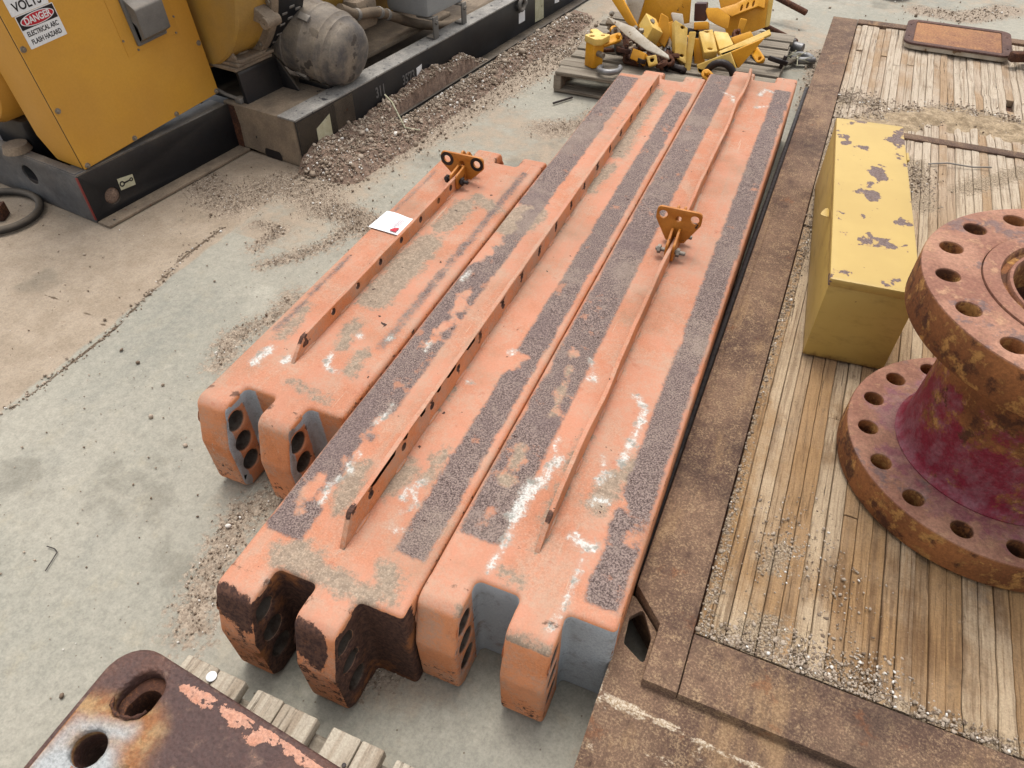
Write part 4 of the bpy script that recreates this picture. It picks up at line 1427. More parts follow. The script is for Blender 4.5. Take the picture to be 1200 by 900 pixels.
# ------------------------------------------------------------------ yellow steel box
bx = thing("storage_box", "long pale yellow steel box with chipped lid standing on the plank deck", "metal box", (0.201, 1.873, PZ + 0.001), math.radians(3.7))
BW, BD, BH = 0.243, 1.115, 0.290
m = MB()
m.box((BW / 2, BD / 2, (BH - 0.012) / 2), (BW - 0.006, BD - 0.006, BH - 0.012), 0.003)
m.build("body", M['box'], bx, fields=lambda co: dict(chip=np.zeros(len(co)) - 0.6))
m = MB()
m.prism(fillet([(0, 0), (BW, 0), (BW, BD), (0, BD)], 0.005, 2), BH - 0.026, BH, bev=0.004, grid=0.04)
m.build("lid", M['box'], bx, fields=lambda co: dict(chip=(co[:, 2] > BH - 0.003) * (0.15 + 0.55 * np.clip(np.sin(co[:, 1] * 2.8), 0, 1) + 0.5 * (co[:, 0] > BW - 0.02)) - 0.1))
m = MB()   # torn hasp flap hanging off the left edge
m.prism(fillet([(-0.002, 0.40), (-0.004, 0.48), (-0.026, 0.43), (-0.03, 0.41)], 0.006, 2), BH - 0.036, BH - 0.033, bev=0.001)
m.build("hasp", M['box'], bx, fields=lambda co: dict(chip=np.zeros(len(co))))
for yy in (0.16, 0.86):
    m = MB()
    m.box((BW + 0.003, yy, BH - 0.02), (0.006, 0.06, 0.03), 0.002)
    m.cyl((BW + 0.005, yy - 0.03, BH - 0.004), (BW + 0.005, yy + 0.03, BH - 0.004), 0.005, 10)
    m.build("hinge", M['box'], bx, fields=lambda co: dict(chip=np.zeros(len(co)) + 0.3))

# ------------------------------------------------------------------ flanged spool
sp = thing("flanged_spool", "heavy rusty flanged pipe spool with maroon neck standing on the deck", "pipe spool", (0.686, 1.562, PZ + 0.001))
RB, RO = 0.302, 0.355
A0 = math.radians(7)
bolts = [(RB * math.cos(A0 + k * PI / 8), RB * math.sin(A0 + k * PI / 8)) for k in range(16)]
zl0, zl1 = 0.0, 0.097
zu0, zu1 = 0.487, 0.587


def spool_fields(top_z, paint_fn):
    def f(co):
        r = np.hypot(co[:, 0], co[:, 1])
        top = (co[:, 2] > top_z - 0.004) * 1.0
        return dict(top=top, paint=paint_fn(co, r, top))
    return f


hl = [circle(x, y, 0.0245, 20) for x, y in bolts]
m = MB()
m.prism(circle(0, 0, RO, 96), zl0, zl1, holes=hl + [circle(0, 0, 0.165, 48)], bev=0.007, grid=0.02)
m.build("lower_flange", M['spool'], sp, fields=spool_fields(zl1, lambda co, r, top: top * np.clip(0.86 - (r - 0.225) / 0.16, 0, 0.62) - 0.2 * (1 - top)))
m = MB()
m.prism(circle(0, 0, RO, 96), zu0, zu1, holes=hl + [circle(0, 0, 0.232, 64)], bev=0.006, grid=0.02)
m.build("upper_flange", M['spool'], sp, fields=spool_fields(zu1, lambda co, r, top: np.zeros(len(co)) - 0.3))
m = MB()   # raised face with ring groove and bore
m.lathe([(0.1645, zu0), (0.1645, zu1 - 0.02), (0.170, zu1 - 0.004), (0.176, zu1 - 0.004), (0.180, zu1 - 0.014), (0.192, zu1 - 0.014), (0.197, zu1 + 0.002), (0.226, zu1 + 0.005), (0.231, zu1 + 0.002), (0.2315, zu0 + 0.002), (0.1645, zu0)], 96)
m.build("raised_face", M['spool'], sp, fields=spool_fields(zu1, lambda co, r, top: np.zeros(len(co)) - 0.3))
m = MB()
m.lathe([(0.235, zl1 - 0.002), (0.237, zl1 + 0.004), (0.229, zl1 + 0.008), (0.222, zl1 + 0.02), (0.219, 0.20), (0.216, 0.30), (0.219, 0.40), (0.232, zu0 - 0.01), (0.238, zu0 + 0.004)], 96)
nv = MB()
# subdivide the neck vertically for the paint attribute
prof = []
base = [(0.235, zl1 - 0.002), (0.237, zl1 + 0.004), (0.229, zl1 + 0.008), (0.222, zl1 + 0.02), (0.219, 0.20), (0.216, 0.30), (0.219, 0.40), (0.232, zu0 - 0.01), (0.238, zu0 + 0.004)]
for a, b in zip(base[:-1], base[1:]):
    k = max(1, int(abs(b[1] - a[1]) / 0.015))
    prof += [(a[0] + (b[0] - a[0]) * j / k, a[1] + (b[1] - a[1]) * j / k) for j in range(k)]
prof.append(base[-1])
nv.lathe(prof, 96)
nv.build("neck", M['spool'], sp, fields=lambda co: dict(top=np.zeros(len(co)), paint=np.clip(0.95 - (co[:, 2] - zl1) / 0.42, 0.1, 0.8)))
m = MB()
m.lathe([(0.164, 0.02), (0.164, zu0 + 0.01)], 64)
m.build("bore", M['darkrust'], sp)

# ------------------------------------------------------------------ rust cover tray and pulley block at the far end of the deck
tr = thing("cover_tray", "rectangular rusty cover tray with dark rounded rim lying at the far end of the deck", "metal tray", (0.715, 5.01, PZ + 0.002), math.radians(-3.0))
TW, TD, TZ = 0.56, 0.44, 0.038
m = MB()
rim = fillet([(-TW / 2, -TD / 2), (TW / 2, -TD / 2), (TW / 2, TD / 2), (-TW / 2, TD / 2)], 0.06, 6)
inn_ = fillet([(-TW / 2 + 0.05, -TD / 2 + 0.04), (TW / 2 - 0.05, -TD / 2 + 0.04), (TW / 2 - 0.05, TD / 2 - 0.04), (-TW / 2 + 0.05, TD / 2 - 0.04)], 0.012, 3)
m.prism(rim, TZ - 0.012, TZ, holes=[inn_] + [circle(sx * (TW / 2 - 0.022), sy * 0.1, 0.006, 8) for sx in (-1, 1) for sy in (-1, 1)], bev=0.003)
m.build("rim", M['trayrim'], tr)
m = MB()
m.prism([(p[0] * 0.995, p[1] * 0.995) for p in inn_], TZ - 0.02, TZ - 0.004, bev=0.001, grid=0.05)
m.build("panel", M['trayrust'], tr)
m = MB()
m.prism(fillet([(-TW / 2 + 0.012, -TD / 2 + 0.012), (TW / 2 - 0.012, -TD / 2 + 0.012), (TW / 2 - 0.012, TD / 2 - 0.012), (-TW / 2 + 0.012, TD / 2 - 0.012)], 0.05, 5), 0, TZ - 0.013, bev=0.003)
m.build("gasket", M['scrappale'], tr)

pb = thing("pulley_block", "brown rusty pulley block at the edge of the deck beside the cover tray", "pulley block", (1.19, 4.83, PZ), math.radians(20))
m = MB()
R90 = Matrix.Rotation(PI / 2, 4, 'X')
for sx in (-0.05, 0.05):
    m = MB()
    m.prism(fillet([(-0.13, 0.0), (0.13, 0.0), (0.17, 0.14), (0.09, 0.30), (-0.09, 0.30), (-0.17, 0.14)], 0.03, 4), -0.012, 0.012, bev=0.003, Mx=Matrix.Translation((0, sx, 0)) @ R90)
    m.build("side_plate", M['darkrust'], pb)
m = MB()
m.lathe([(0.02, -0.035), (0.115, -0.035), (0.12, -0.03), (0.10, 0.0), (0.12, 0.03), (0.115, 0.035), (0.02, 0.035)], 32, Matrix.Translation((0, 0, 0.15)) @ R90)
m.build("sheave", M['spool'], pb, fields=lambda co: dict(top=np.zeros(len(co)), paint=np.zeros(len(co)) - 1))
m = MB()
m.cyl((0, -0.085, 0.15), (0, 0.085, 0.15), 0.025, 12)
m.build("axle", M['darkrust'], pb)
m = MB()
m.box((-0.19, 0, 0.05), (0.10, 0.05, 0.05), 0.01)
m.build("lug", M['darkrust'], pb)

# ------------------------------------------------------------------ rusty plate on the near pallet
def make_near_pallet():
    t = thing("pallet", "silvery wooden pallet carrying the rusty plate with holes", "pallet", (-0.62, -0.1, 0))
    zt = 0.13
    xs_ = [(-0.957, -0.795), (-0.762, -0.603), (-0.566, -0.44), (-0.41, -0.27)]
    for i, (a, b) in enumerate(xs_):
        m = MB()
        ye = 0.382 - 0.004 * i
        mid = (a + b) / 2 + random.uniform(-0.01, 0.01)
        for p, q in ((a, mid - 0.0015), (mid + 0.0015, b)):
            L = 1.15
            m.box(((p + q) / 2, ye - L / 2 - random.uniform(0, 0.004), zt - 0.017), (q - p, L, 0.032 + random.uniform(-0.002, 0.001)), 0.004)
        ob = m.build("deck_board", M['palwoody'], t, world=True)
        for k in range(3):
            nl = MB()
            xx = a + (b - a) * (k + 0.6) / 3.2
            nl.cyl((xx, ye - 0.07 + 0.012 * (k % 2), zt - 0.003), (xx, ye - 0.07 + 0.012 * (k % 2), zt + 0.0015), 0.005, 10, 0.0008)
            nl.build("nail", M['boltdark'], t, world=True)
    for yy in (0.31, -0.2, -0.72):
        m = MB().box((-0.61, yy, (zt - 0.034) / 2), (0.74, 0.09, zt - 0.036), 0.004)
        m.build("stringer", M['palwoodx'], t, world=True)
    # one shiny washer on the corner board
    m = MB().lathe([(0.003, 0), (0.011, 0), (0.012, 0.002), (0.006, 0.004), (0.0001, 0.006)], 16, Matrix.Translation(at(248, 793, zt + 0.001)))
    m.build("washer", M['white'], t, world=True)


make_near_pallet()

PLZ0, PLZ1 = 0.131, 0.252
pt = thing("steel_plate", "thick rust-brown steel plate with big round holes and a streak of orange paint", "steel plate", (-0.75, 0.0, PLZ0))
c_ = at(165, 762, PLZ1)
pc = [(-1.022, 0.338), (-1.020, -0.85), (-0.30, -0.85), (-0.30, 0.272)]
ol = fillet(list(reversed(pc)), [0.03, 0.03, 0.03, 0.075], 8)
hA, hB = at(158, 813, PLZ1), at(102, 876, PLZ1)
hole1 = fillet([(hA.x - 0.043, hA.y - 0.05), (hA.x + 0.05, hA.y - 0.04), (hA.x + 0.048, hA.y + 0.05), (hA.x - 0.02, hA.y + 0.052)], 0.04, 8)
hole2 = circle(hB.x, hB.y, 0.034, 28)
hole3 = circle(hB.x + 0.10, hB.y - 0.035, 0.034, 28)
hole4 = circle(hB.x + 0.03, hB.y - 0.15, 0.05, 28)
m = MB()
m.prism(ol, PLZ0, PLZ1, holes=[hole1, hole2, hole3, hole4], bev=0.01, grid=0.012, bseg=3, nlev=3)


def plate_f(co):
    b = caps(co, [(px(PLZ1, (40, 905), (90, 850), (150, 860)), 0.04), (px(PLZ1, (60, 900), (110, 900)), 0.07)], 0.14)
    p = caps(co, [(px(PLZ1, (218, 806), (262, 830), (300, 860), (345, 880), (385, 905)), 0.016), (px(PLZ1, (300, 850), (330, 875)), 0.012)], 0.03)
    top = co[:, 2] > PLZ1 - 0.012
    return dict(bare=b * top, paint=p * top)


m.build("body", M['plate'], pt, world=True, fields=plate_f, angle=50,
        disp=lambda V: np.c_[V[:, 0] * 0, V[:, 0] * 0, (fbm(V, 9, 3, 8) - 0.5) * 0.004])
m = MB()   # torch-cut ledge inside the big hole
m.prism([(hA.x + (q[0] - hA.x) * 1.02, hA.y + (q[1] - hA.y) * 1.02) for q in hole1], PLZ0 + 0.004, PLZ1 - 0.03,
        holes=[[(hA.x + 0.012 + (q[0] - hA.x) * 0.74, hA.y - 0.012 + (q[1] - hA.y) * 0.74) for q in hole1]], bev=0.004)
m.build("hole_ledge", M['darkrust'], pt, world=True)
m = MB()   # burr of metal along the rim of the big hole
q0 = [Vector((q[0], q[1], PLZ1 + 0.001)) for q in hole1]
m.tube([q + Vector((0, 0, 0.001 * math.sin(i))) for i, q in enumerate(q0[2:16])], [0.002 + 0.0015 * (i % 3) for i in range(14)], 6)
m.build("rim_burr", M['darkrust'], pt, world=True)

# ------------------------------------------------------------------ generator set on its skid
gen = thing("generator_set", "yellow generator on a black steel skid with electrical warning stickers", "generator", tuple(GO), -GT)
GMI = gen.matrix_basis.inverted()


def gl(x, y, **k):
    """photo pixel to generator local coords: local x = v (outward), local y = u (along the skid)"""
    if 'z' in k:
        return GMI @ at(x, y, k['z'])
    if 'v' in k:
        return GMI @ hit(x, y, GO + GN * k['v'], GN)
    return GMI @ hit(x, y, GO + GD * k['u'], GD)


SZ = 0.236
# first skid segment (under the cabinet): web with a foot flange and round hole, and a top flange behind it
skid = MB()
Mv = Matrix(((0, 0, 1, 0), (1, 0, 0, 0), (0, 1, 0, 0), (0, 0, 0, 1)))   # (y,z,x) extrude along x
skid.prism(fillet([(-0.845, 0.012), (0.0, 0.012), (0.0, 0.228), (-0.845, 0.228)], 0.004, 2), -0.452, -0.439, holes=[circle(-0.735, 0.085, 0.037, 24)], bev=0.002, Mx=Mv)
skid_o = skid.build("skid_rail", M['black'], gen)
m = MB()
m.box((-0.404, -0.42, 0.006), (0.076, 0.85, 0.012), 0.002)
m.build("foot_flange", M['duststeel'], skid_o)
m = MB()
m.box((-0.502, -0.425, 0.222), (0.10, 0.83, 0.012), 0.002)
m.build("top_flange", M['greyblack'], skid_o)
m = MB()
m.lathe([(0.0001, 0.001), (0.02, 0.002), (0.036, -0.004)], 24, Matrix.Translation((-0.4425, -0.735, 0.085)) @ Matrix.Rotation(PI / 2, 4, 'Y'))
m.build("dirt_plug", M['heap'], skid_o)
# end beam across the skid
m = MB()
Mu = Matrix(((1, 0, 0, 0), (0, 0, -1, 0), (0, 1, 0, 0), (0, 0, 0, 1)))   # (x,z) profile, extruded along -y
ov = gl(35, 205, u=-0.845)
m.prism(fillet([(-2.2, 0.0), (-0.452, 0.0), (-0.452, 0.226), (-2.2, 0.226)], 0.004, 2), 0.835, 0.845,
        holes=[[(ov.x + 0.05 * math.cos(a) * 1.0, ov.z + 0.045 * math.sin(a)) for a in [2 * PI * k / 20 for k in range(20)]]], bev=0.002, Mx=Mu)
m.build("end_beam", M['greyblack'], gen)
m = MB()
m.box((-1.32, -0.822, 0.2265), (1.72, 0.04, 0.012), 0.002)
m.build("end_beam_flange", M['greyblack'], gen)
m = MB()
m.box((-0.447, -0.8475, 0.12), (0.012, 0.006, 0.2), 0.001)
m.build("corner_weld", flat_mat("red primer edge", lin(150, 66, 60, 0.6)), gen)
# cross block
m = MB()
m.prism(fillet([(-0.47, 0.0), (-0.0, 0.0), (-0.0, SZ), (-0.47, SZ)], [0.002, 0.006, 0.012, 0.002], 3), -0.42, 0.0, holes=[], bev=0.004, Mx=Mu, grid=0.05)
blk = m.build("cross_member", M['duststeel'], gen)
m = MB()
m.prism(fillet([(-0.26, 0.0), (-0.14, 0.0), (-0.15, 0.045), (-0.25, 0.045)], 0.012, 3), 0.0005, 0.002, Mx=Mu)
m.build("fork_pocket", M['ink'], blk)
m = MB()
m.prism([(-0.46, 0.02), (-0.40, 0.01), (-0.39, 0.13), (-0.40, 0.226), (-0.455, 0.226)], 0.001, 0.003, Mx=Mu)
m.build("rust_scale", M['darkrust'], blk)
# long rail
RL = 5.2
rail = MB()
rail.box((-0.007, RL / 2, SZ / 2), (0.014, RL, SZ - 0.004), 0.002)
rail_o = rail.build("skid_rail", M['black'], gen)
m = MB()
m.prism(fillet([(-0.11, -0.004), (0.004, -0.004), (0.004, RL), (-0.11, RL)], 0.006, 2), SZ - 0.004, SZ + 0.006, bev=0.003, grid=0.06)
m.build("top_flange", M['railtop'], rail_o)
m = MB()
m.box((0.033, RL / 2 + 0.02, 0.008), (0.078, RL - 0.04, 0.014), 0.003)
m.build("foot_flange", M['black'], rail_o)
# floor pan inside
m = MB()
m.box((-0.85, 2.8, 0.075), (1.66, 4.76, 0.02), 0.002)
m.build("floor_pan", M['duststeel'], gen)
m = MB()
m.box((-1.7, 2.2, 0.12), (0.014, 6.1, 0.22), 0.002)
m.build("skid_rail", M['black'], gen)
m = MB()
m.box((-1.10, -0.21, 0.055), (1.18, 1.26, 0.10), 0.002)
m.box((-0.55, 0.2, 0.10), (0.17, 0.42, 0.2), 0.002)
m.build("shade_filler", M['ink'], gen)  # added black filler boxes, stand in for the shade under cabinet and alternator
# stickers on the rail
for (corners, mat, nm) in [([(371, 151), (386, 133), (390, 157), (374, 170)], 'cream', 'label_sticker'), ([(488, 80), (494, 75), (494, 92), (489, 94)], 'white', 'marker_sticker'),
                           ([(608, 16), (615, 11), (615, 24), (608, 28)], 'white', 'label_sticker'), ([(627, -2), (637, -8), (637, 21), (627, 26)], 'cream', 'label_sticker'),
                           ([(650, -3), (655, -6), (655, 2), (650, 4)], 'white', 'label_sticker')]:
    q = [gl(a, b, v=0.001) for a, b in corners]
    mm_ = MB().prism([(p.y, p.z) for p in q], 0.0005, 0.002, Mx=Mv)
    mm_.build(nm, M[mat], rail_o)
q = [gl(a, b, v=-0.438) for a, b in [(137, 210), (155, 204), (159, 216), (142, 223)]]
MB().prism([(p.y, p.z) for p in q], -0.4385, -0.437, Mx=Mv).build("label_sticker", M['cream'], skid_o)
c = gl(148, 213, v=-0.437)
lk = MB()
lk.prism(circle(c.y - 0.022, c.z, 0.013, 14), -0.4368, -0.436, holes=[circle(c.y - 0.022, c.z, 0.007, 12)], Mx=Mv)
lk.prism(circle(c.y + 0.026, c.z, 0.009, 14), -0.4368, -0.436, holes=[circle(c.y + 0.026, c.z, 0.004, 12)], Mx=Mv)
lk.prism([(c.y - 0.01, c.z - 0.004), (c.y + 0.018, c.z - 0.003), (c.y + 0.018, c.z + 0.003), (c.y - 0.01, c.z + 0.004)], -0.4368, -0.436, Mx=Mv)
lk.build("chain_symbol", M['ink'], skid_o)
# hand-painted numbers on the rail
for body, pxy, sz in (("311", (446, 107), 0.075), ("35'73", (479, 91), 0.07)):
    p = gl(*pxy, v=0.002)
    text_obj("painted_number", body, sz, frame(p, (0, 1, 0), (0, 0, 1)), M['chalk'], rail_o, 0.0004, 0.75)
# shackle-like lifting knob on the rail
p = gl(612, 5, v=0.02)
m = MB().tube([(0.02, p.y + 0.035 * math.cos(a), p.z + 0.035 * math.sin(a)) for a in [2 * PI * k / 16 for k in range(16)]], 0.012, 8, True)
m.cyl((0.0, p.y + 0.045, p.z), (0.03, p.y + 0.045, p.z), 0.015, 10)
m.build("lifting_eye", M['greysteel'], rail_o)

# control cabinet, standing slightly out of level
CT = math.radians(4.2)
CO = Vector((-0.457, -0.794, 0.2315))
CE = Vector((0, math.cos(CT), math.sin(CT)))
CU = Vector((0, -math.sin(CT), math.cos(CT)))
CM = frame(CO, CE, CU)       # local a along the face, b up, z = outward (+v)
CMI = CM.inverted()


def cb(x, y, out=0.0):
    d = GMI.to_3x3() @ ray(x, y)
    o = GMI @ Vector((0, 0, H))
    t = (CO.x + out - o.x) / d.x
    return CMI @ (o + d * t)


CWD, CHT, CDP = 0.775, 1.12, 0.24
cab = MB()
side_ = [(0, 0)]
cab.prism(fillet([(0.0, 0.0), (CWD, 0.0), (CWD, CHT), (0.0, CHT)], 0.004, 2), -0.006, 0.004, bev=0.002, Mx=CM)
cabo = cab.build("control_cabinet", M['catyellow'], gen)
sd = MB()   # side panel with clipped lower corner, returning behind the front
Ms = CM @ Matrix(((0, 0, 1, 0), (0, 1, 0, 0), (-1, 0, 0, 0), (0, 0, 0, 1)))
sd.prism(fillet([(0.009, 0.002), (CDP - 0.06, 0.002), (CDP, 0.10), (CDP, CHT), (0.006, CHT)], [0, 0.02, 0.02, 0, 0], 3), 0.0, 0.004, bev=0.001, Mx=Ms)
sd.build("side_panel", M['catyellow'], cabo)
MB().prism([(0.006, 0.03), (CDP, 0.03), (CDP, CHT), (0.006, CHT)], CWD - 0.004, CWD, Mx=Ms).build("side_panel", M['catyellow'], cabo)
MB().box((0.0012, CHT / 2, -0.0075), (0.004, CHT - 0.004, 0.0026), 0, CM).build("panel_gap", M['ink'], cabo)
bt_ = MB().box((CWD / 2, 0.008, -CDP / 2 + 0.02), (CWD - 0.012, 0.006, CDP - 0.06), 0.001, CM)
bt_.build("bottom_panel", M['ink'], cabo)
tp = MB().box((CWD / 2, CHT + 0.002, -CDP / 2), (CWD, 0.006, CDP), 0.002, CM)
tp.build("top_panel", M['catyellow'], cabo)
bk = MB().box((CWD / 2, CHT / 2 + 0.06, -CDP + 0.004), (CWD - 0.01, CHT - 0.12, 0.006), 0.001, CM)
bk.build("back_panel", M['catyellow'], cabo)
for x, y in [(26, 58), (67, 130), (103, 196), (159, 166), (208, 138), (255, 113), (232, 50)]:
    p = cb(x, y)
    m = MB().lathe([(0.0001, 0.010), (0.004, 0.010), (0.006, 0.004), (0.011, 0.004), (0.012, 0.0)], 16, CM @ Matrix.Translation((min(max(p.x, 0.012), CWD - 0.012), max(p.y, 0.012), 0.004)))
    m.build("screw", M['zinc'], cabo)
# breaker plate and its grey hooded switch
a, b, c2 = cb(118, 0), cb(150, 67), cb(211, 42)
m = MB()
m.prism([(b.x, b.y), (c2.x, b.y + 0.003), (c2.x, b.y + 0.45), (b.x, b.y + 0.45)], 0.0042, 0.0062, bev=0.0005, Mx=CM)
bp = m.build("switch_plate", M['catyellow'], gen)
for x, y in [(143, 48), (161, 58), (202, 19), (205, 38)]:
    p = cb(x, y)
    MB().lathe([(0.0001, 0.005), (0.004, 0.005), (0.005, 0.0)], 12, CM @ Matrix.Translation((p.x, p.y, 0.006))).build("screw", M['zinc'], bp)
q0, q1 = cb(163, 54, 0.01), cb(198, 40, 0.03)
hx0, hx1 = q0.x - 0.006, q1.x + 0.004
hb = MB()
hz0 = q0.y
hb.prism(fillet([(hx0, hz0), (hx1, hz0), (hx1, hz0 + 0.34), (hx0, hz0 + 0.34)], 0.006, 2), 0.006, 0.018, bev=0.002, Mx=CM)
hprof = [(0.018, hz0 + 0.012), (0.062, hz0 + 0.035), (0.070, hz0 + 0.15), (0.018, hz0 + 0.185)]
Mh = CM @ Matrix(((0, 0, 1, 0), (0, 1, 0, 0), (1, 0, 0, 0), (0, 0, 0, 1)))
hb.prism(fillet(hprof, [0.002, 0.008, 0.012, 0.002], 3), hx0 + 0.012, hx1 - 0.002, bev=0.004, Mx=Mh)
hb.build("breaker_switch", M['greysteel'], gen)
text_obj("switch_marking", "OFF", 0.024, CM @ Matrix.Translation(((hx0 + hx1) / 2 - 0.02, hz0 + 0.205, 0.0185)), M['white'], bp)
# warning stickers
k0, k1 = cb(36, 58), cb(77, 40)
wS = 0.158
sx0 = k0.x
sy0 = k0.y
sg = MB().prism(fillet([(sx0, sy0), (sx0 + wS, sy0), (sx0 + wS, sy0 + 0.116), (sx0, sy0 + 0.116)], 0.002, 1), 0.0042, 0.0052, Mx=CM).build("warning_sticker", M['white'], gen)
bandM = MB().prism([(sx0 + 0.003, sy0 + 0.066), (sx0 + wS - 0.003, sy0 + 0.066), (sx0 + wS - 0.003, sy0 + 0.113), (sx0 + 0.003, sy0 + 0.113)], 0.0054, 0.0058, Mx=CM)
bandM.build("black_band", M['ink'], sg)
cx, cy = sx0 + wS / 2, sy0 + 0.0895
ell = lambda a_, b_: [(cx + a_ * math.cos(2 * PI * k / 36), cy + b_ * math.sin(2 * PI * k / 36)) for k in range(36)]
MB().prism(ell(0.070, 0.0215), 0.006, 0.0063, Mx=CM).build("oval_border", M['white'], sg)
MB().prism(ell(0.066, 0.019), 0.0065, 0.0068, Mx=CM).build("red_oval", M['red'], sg)


def ctext(body, x, y, size, mat, par, zo, sx=1.0):
    return text_obj("lettering", body, size, CM @ Matrix.Translation((x, y, zo)), mat, par, 0.0003, sx)


ctext("DANGER", cx, cy, 0.033, M['white'], sg, 0.0072, 0.82)
ctext("ELECTRICAL ARC", cx, sy0 + 0.048, 0.0235, M['ink'], sg, 0.0056, 0.72)
ctext("FLASH HAZARD", cx, sy0 + 0.02, 0.0235, M['ink'], sg, 0.0056, 0.76)
sy1 = sy0 + 0.1175
s2 = MB().prism(fillet([(sx0 - 0.008, sy1), (sx0 + wS - 0.012, sy1), (sx0 + wS - 0.012, sy1 + 0.15), (sx0 - 0.008, sy1 + 0.15)], 0.002, 1), 0.0042, 0.0052, Mx=CM).build("warning_sticker", M['white'], gen)
ctext("VOLTS", cx - 0.012, sy1 + 0.024, 0.042, M['ink'], s2, 0.0056, 0.9)
ctext("480", cx - 0.012, sy1 + 0.064, 0.042, M['ink'], s2, 0.0056, 0.9)
MB().prism([(sx0 - 0.005, sy1 + 0.09), (sx0 + wS - 0.015, sy1 + 0.09), (sx0 + wS - 0.015, sy1 + 0.146), (sx0 - 0.005, sy1 + 0.146)], 0.0054, 0.0058, Mx=CM).build("black_band", M['ink'], s2)
# rounded yellow end bell behind the cabinet, low left
m = MB()
m.lathe([(0.0001, 0.0), (0.20, 0.0), (0.235, 0.02), (0.25, 0.06), (0.25, 0.5), (0.0001, 0.5)], 40, Matrix.Translation((-0.98, -0.86, 0.58)) @ Matrix.Rotation(-PI / 2, 4, 'X'))
m.build("end_bell", M['catyellow'], gen)
MB().box((-0.98, -0.60, 0.22), (0.26, 0.34, 0.24), 0.02).build("pedestal", M['black'], gen)
m = MB()
m.lathe([(0.0001, 0.03), (0.05, 0.03), (0.06, 0.0)], 20, Matrix.Translation((-0.86, -0.83, 0.235)))
m.build("dirty_cap", M['duststeel'], gen)
# alternator bell and flange
AX = Matrix.Translation((-0.62, 0.0, 0.80)) @ Matrix.Rotation(-PI / 2, 4, 'X')
m = MB()
m.lathe([(0.0001, 0.0), (0.42, 0.0), (0.43, 0.01), (0.43, 0.16), (0.44, 0.18)], 64, AX)
m.build("alternator", M['catdirty'], gen)
m = MB()
m.lathe([(0.40, 0.17), (0.468, 0.17), (0.472, 0.176), (0.472, 0.21), (0.466, 0.216), (0.44, 0.216)], 72, AX)
fl_ = m.build("housing_flange", M['duststeel'], gen)
for k in range(24):
    a = 2 * PI * k / 24
    m = MB()
    m.hexa(AX @ Vector((0.452 * math.cos(a), 0.452 * math.sin(a), 0.170)), 0.013, 0.011, AX.to_3x3() @ Vector((0, 0, -1)))
    m.build("flange_bolt", M['zinc'], fl_)
m = MB()
m.lathe([(0.44, 0.215), (0.455, 0.22), (0.46, 0.27), (0.455, 0.40), (0.40, 0.42), (0.0001, 0.42)], 72, AX)
fh_ = m.build("flywheel_housing", M['black'], gen)
for ring in range(3):
    for k in range(3, 15):
        m = MB()
        a = 2 * PI * k / 48 + (0.0 if ring % 2 else 0.05)
        p = AX @ Vector((0.459 * math.cos(a), 0.459 * math.sin(a), 0.27 + ring * 0.05))
        m.box((0, 0, 0), (0.006, 0.012, 0.034), 0.002, AX @ Matrix.Rotation(a, 4, 'Z') @ Matrix.Translation((0.459, 0, 0.27 + ring * 0.045)), 1)
        m.build("vent_slot", M['greysteel'], fh_)
# engine block beyond, mostly out of frame
m = MB()
m.box((-0.72, 1.4, 0.72), (0.5, 1.9, 0.75), 0.05)
m.box((-0.72, 1.4, 0.32), (0.36, 1.7, 0.18), 0.04)
for k in range(6):
    m.box((-0.44, 0.75 + 0.26 * k, 0.80), (0.07, 0.17, 0.3), 0.02)
m.build("engine_block", M['catdirty'], gen)
# mounting foot: folded bracket with gusset cheeks and a bolt, on an isolator pad and a black box-section bridge
m = MB()
fz = 0.435
m.prism(fillet([(-0.53, 0.02), (-0.30, 0.02), (-0.30, 0.21), (-0.53, 0.21)], [0.01, 0.03, 0.03, 0.01], 4), fz, fz + 0.014, bev=0.003)
for yy in (0.026, 0.204):
    m.prism(fillet([(-0.53, fz + 0.01), (-0.315, fz + 0.01), (-0.33, fz + 0.03), (-0.42, fz + 0.15), (-0.53, fz + 0.17)], [0, 0.01, 0.02, 0.02, 0], 3), -yy - 0.006, -yy + 0.006, bev=0.002, Mx=Mu)
m.lathe([(0.0001, fz + 0.034), (0.022, fz + 0.034), (0.025, fz + 0.03), (0.025, fz + 0.02), (0.045, fz + 0.02), (0.046, fz + 0.012)], 24, Matrix.Translation((-0.40, 0.115, 0)))
m.build("mounting_foot", M['duststeel'], gen)
m = MB()
m.prism([(-0.55, 0.01), (-0.31, 0.01), (-0.31, 0.25), (-0.55, 0.25)], fz - 0.016, fz - 0.001, bev=0.003)
m.prism([(-0.56, 0.0), (-0.32, 0.0), (-0.32, 0.24), (-0.56, 0.24)], fz - 0.036, fz - 0.02, bev=0.003)
m.build("isolator_pad", M['duststeel'], gen)
m = MB()
o_ = fillet([(-0.57, SZ), (-0.33, SZ), (-0.345, fz - 0.037), (-0.56, fz - 0.037)], [0, 0, 0.03, 0.03], 5)
i_ = fillet([(-0.555, SZ + 0.015), (-0.35, SZ + 0.015), (-0.36, fz - 0.052), (-0.545, fz - 0.052)], 0.02, 4)
m.prism(o_, -0.29, -0.03, holes=[i_], bev=0.002, Mx=Mu)
m.prism(fillet([(-0.335, SZ), (-0.22, SZ), (-0.34, fz - 0.05)], 0.004, 2), -0.29, -0.275, bev=0.002, Mx=Mu)
m.build("mount_bridge", M['black'], gen)
m = MB()
m.tube([(-0.60, -0.04, 0.33), (-0.54, 0.0, 0.30), (-0.46, 0.02, 0.262), (-0.38, 0.03, 0.25)], 0.009, 8)
m.box((-0.375, 0.03, 0.25), (0.04, 0.04, 0.026), 0.004)
m.build("earth_strap", M['greysteel'], gen)
m = MB()   # bolted lug of the bell above the foot
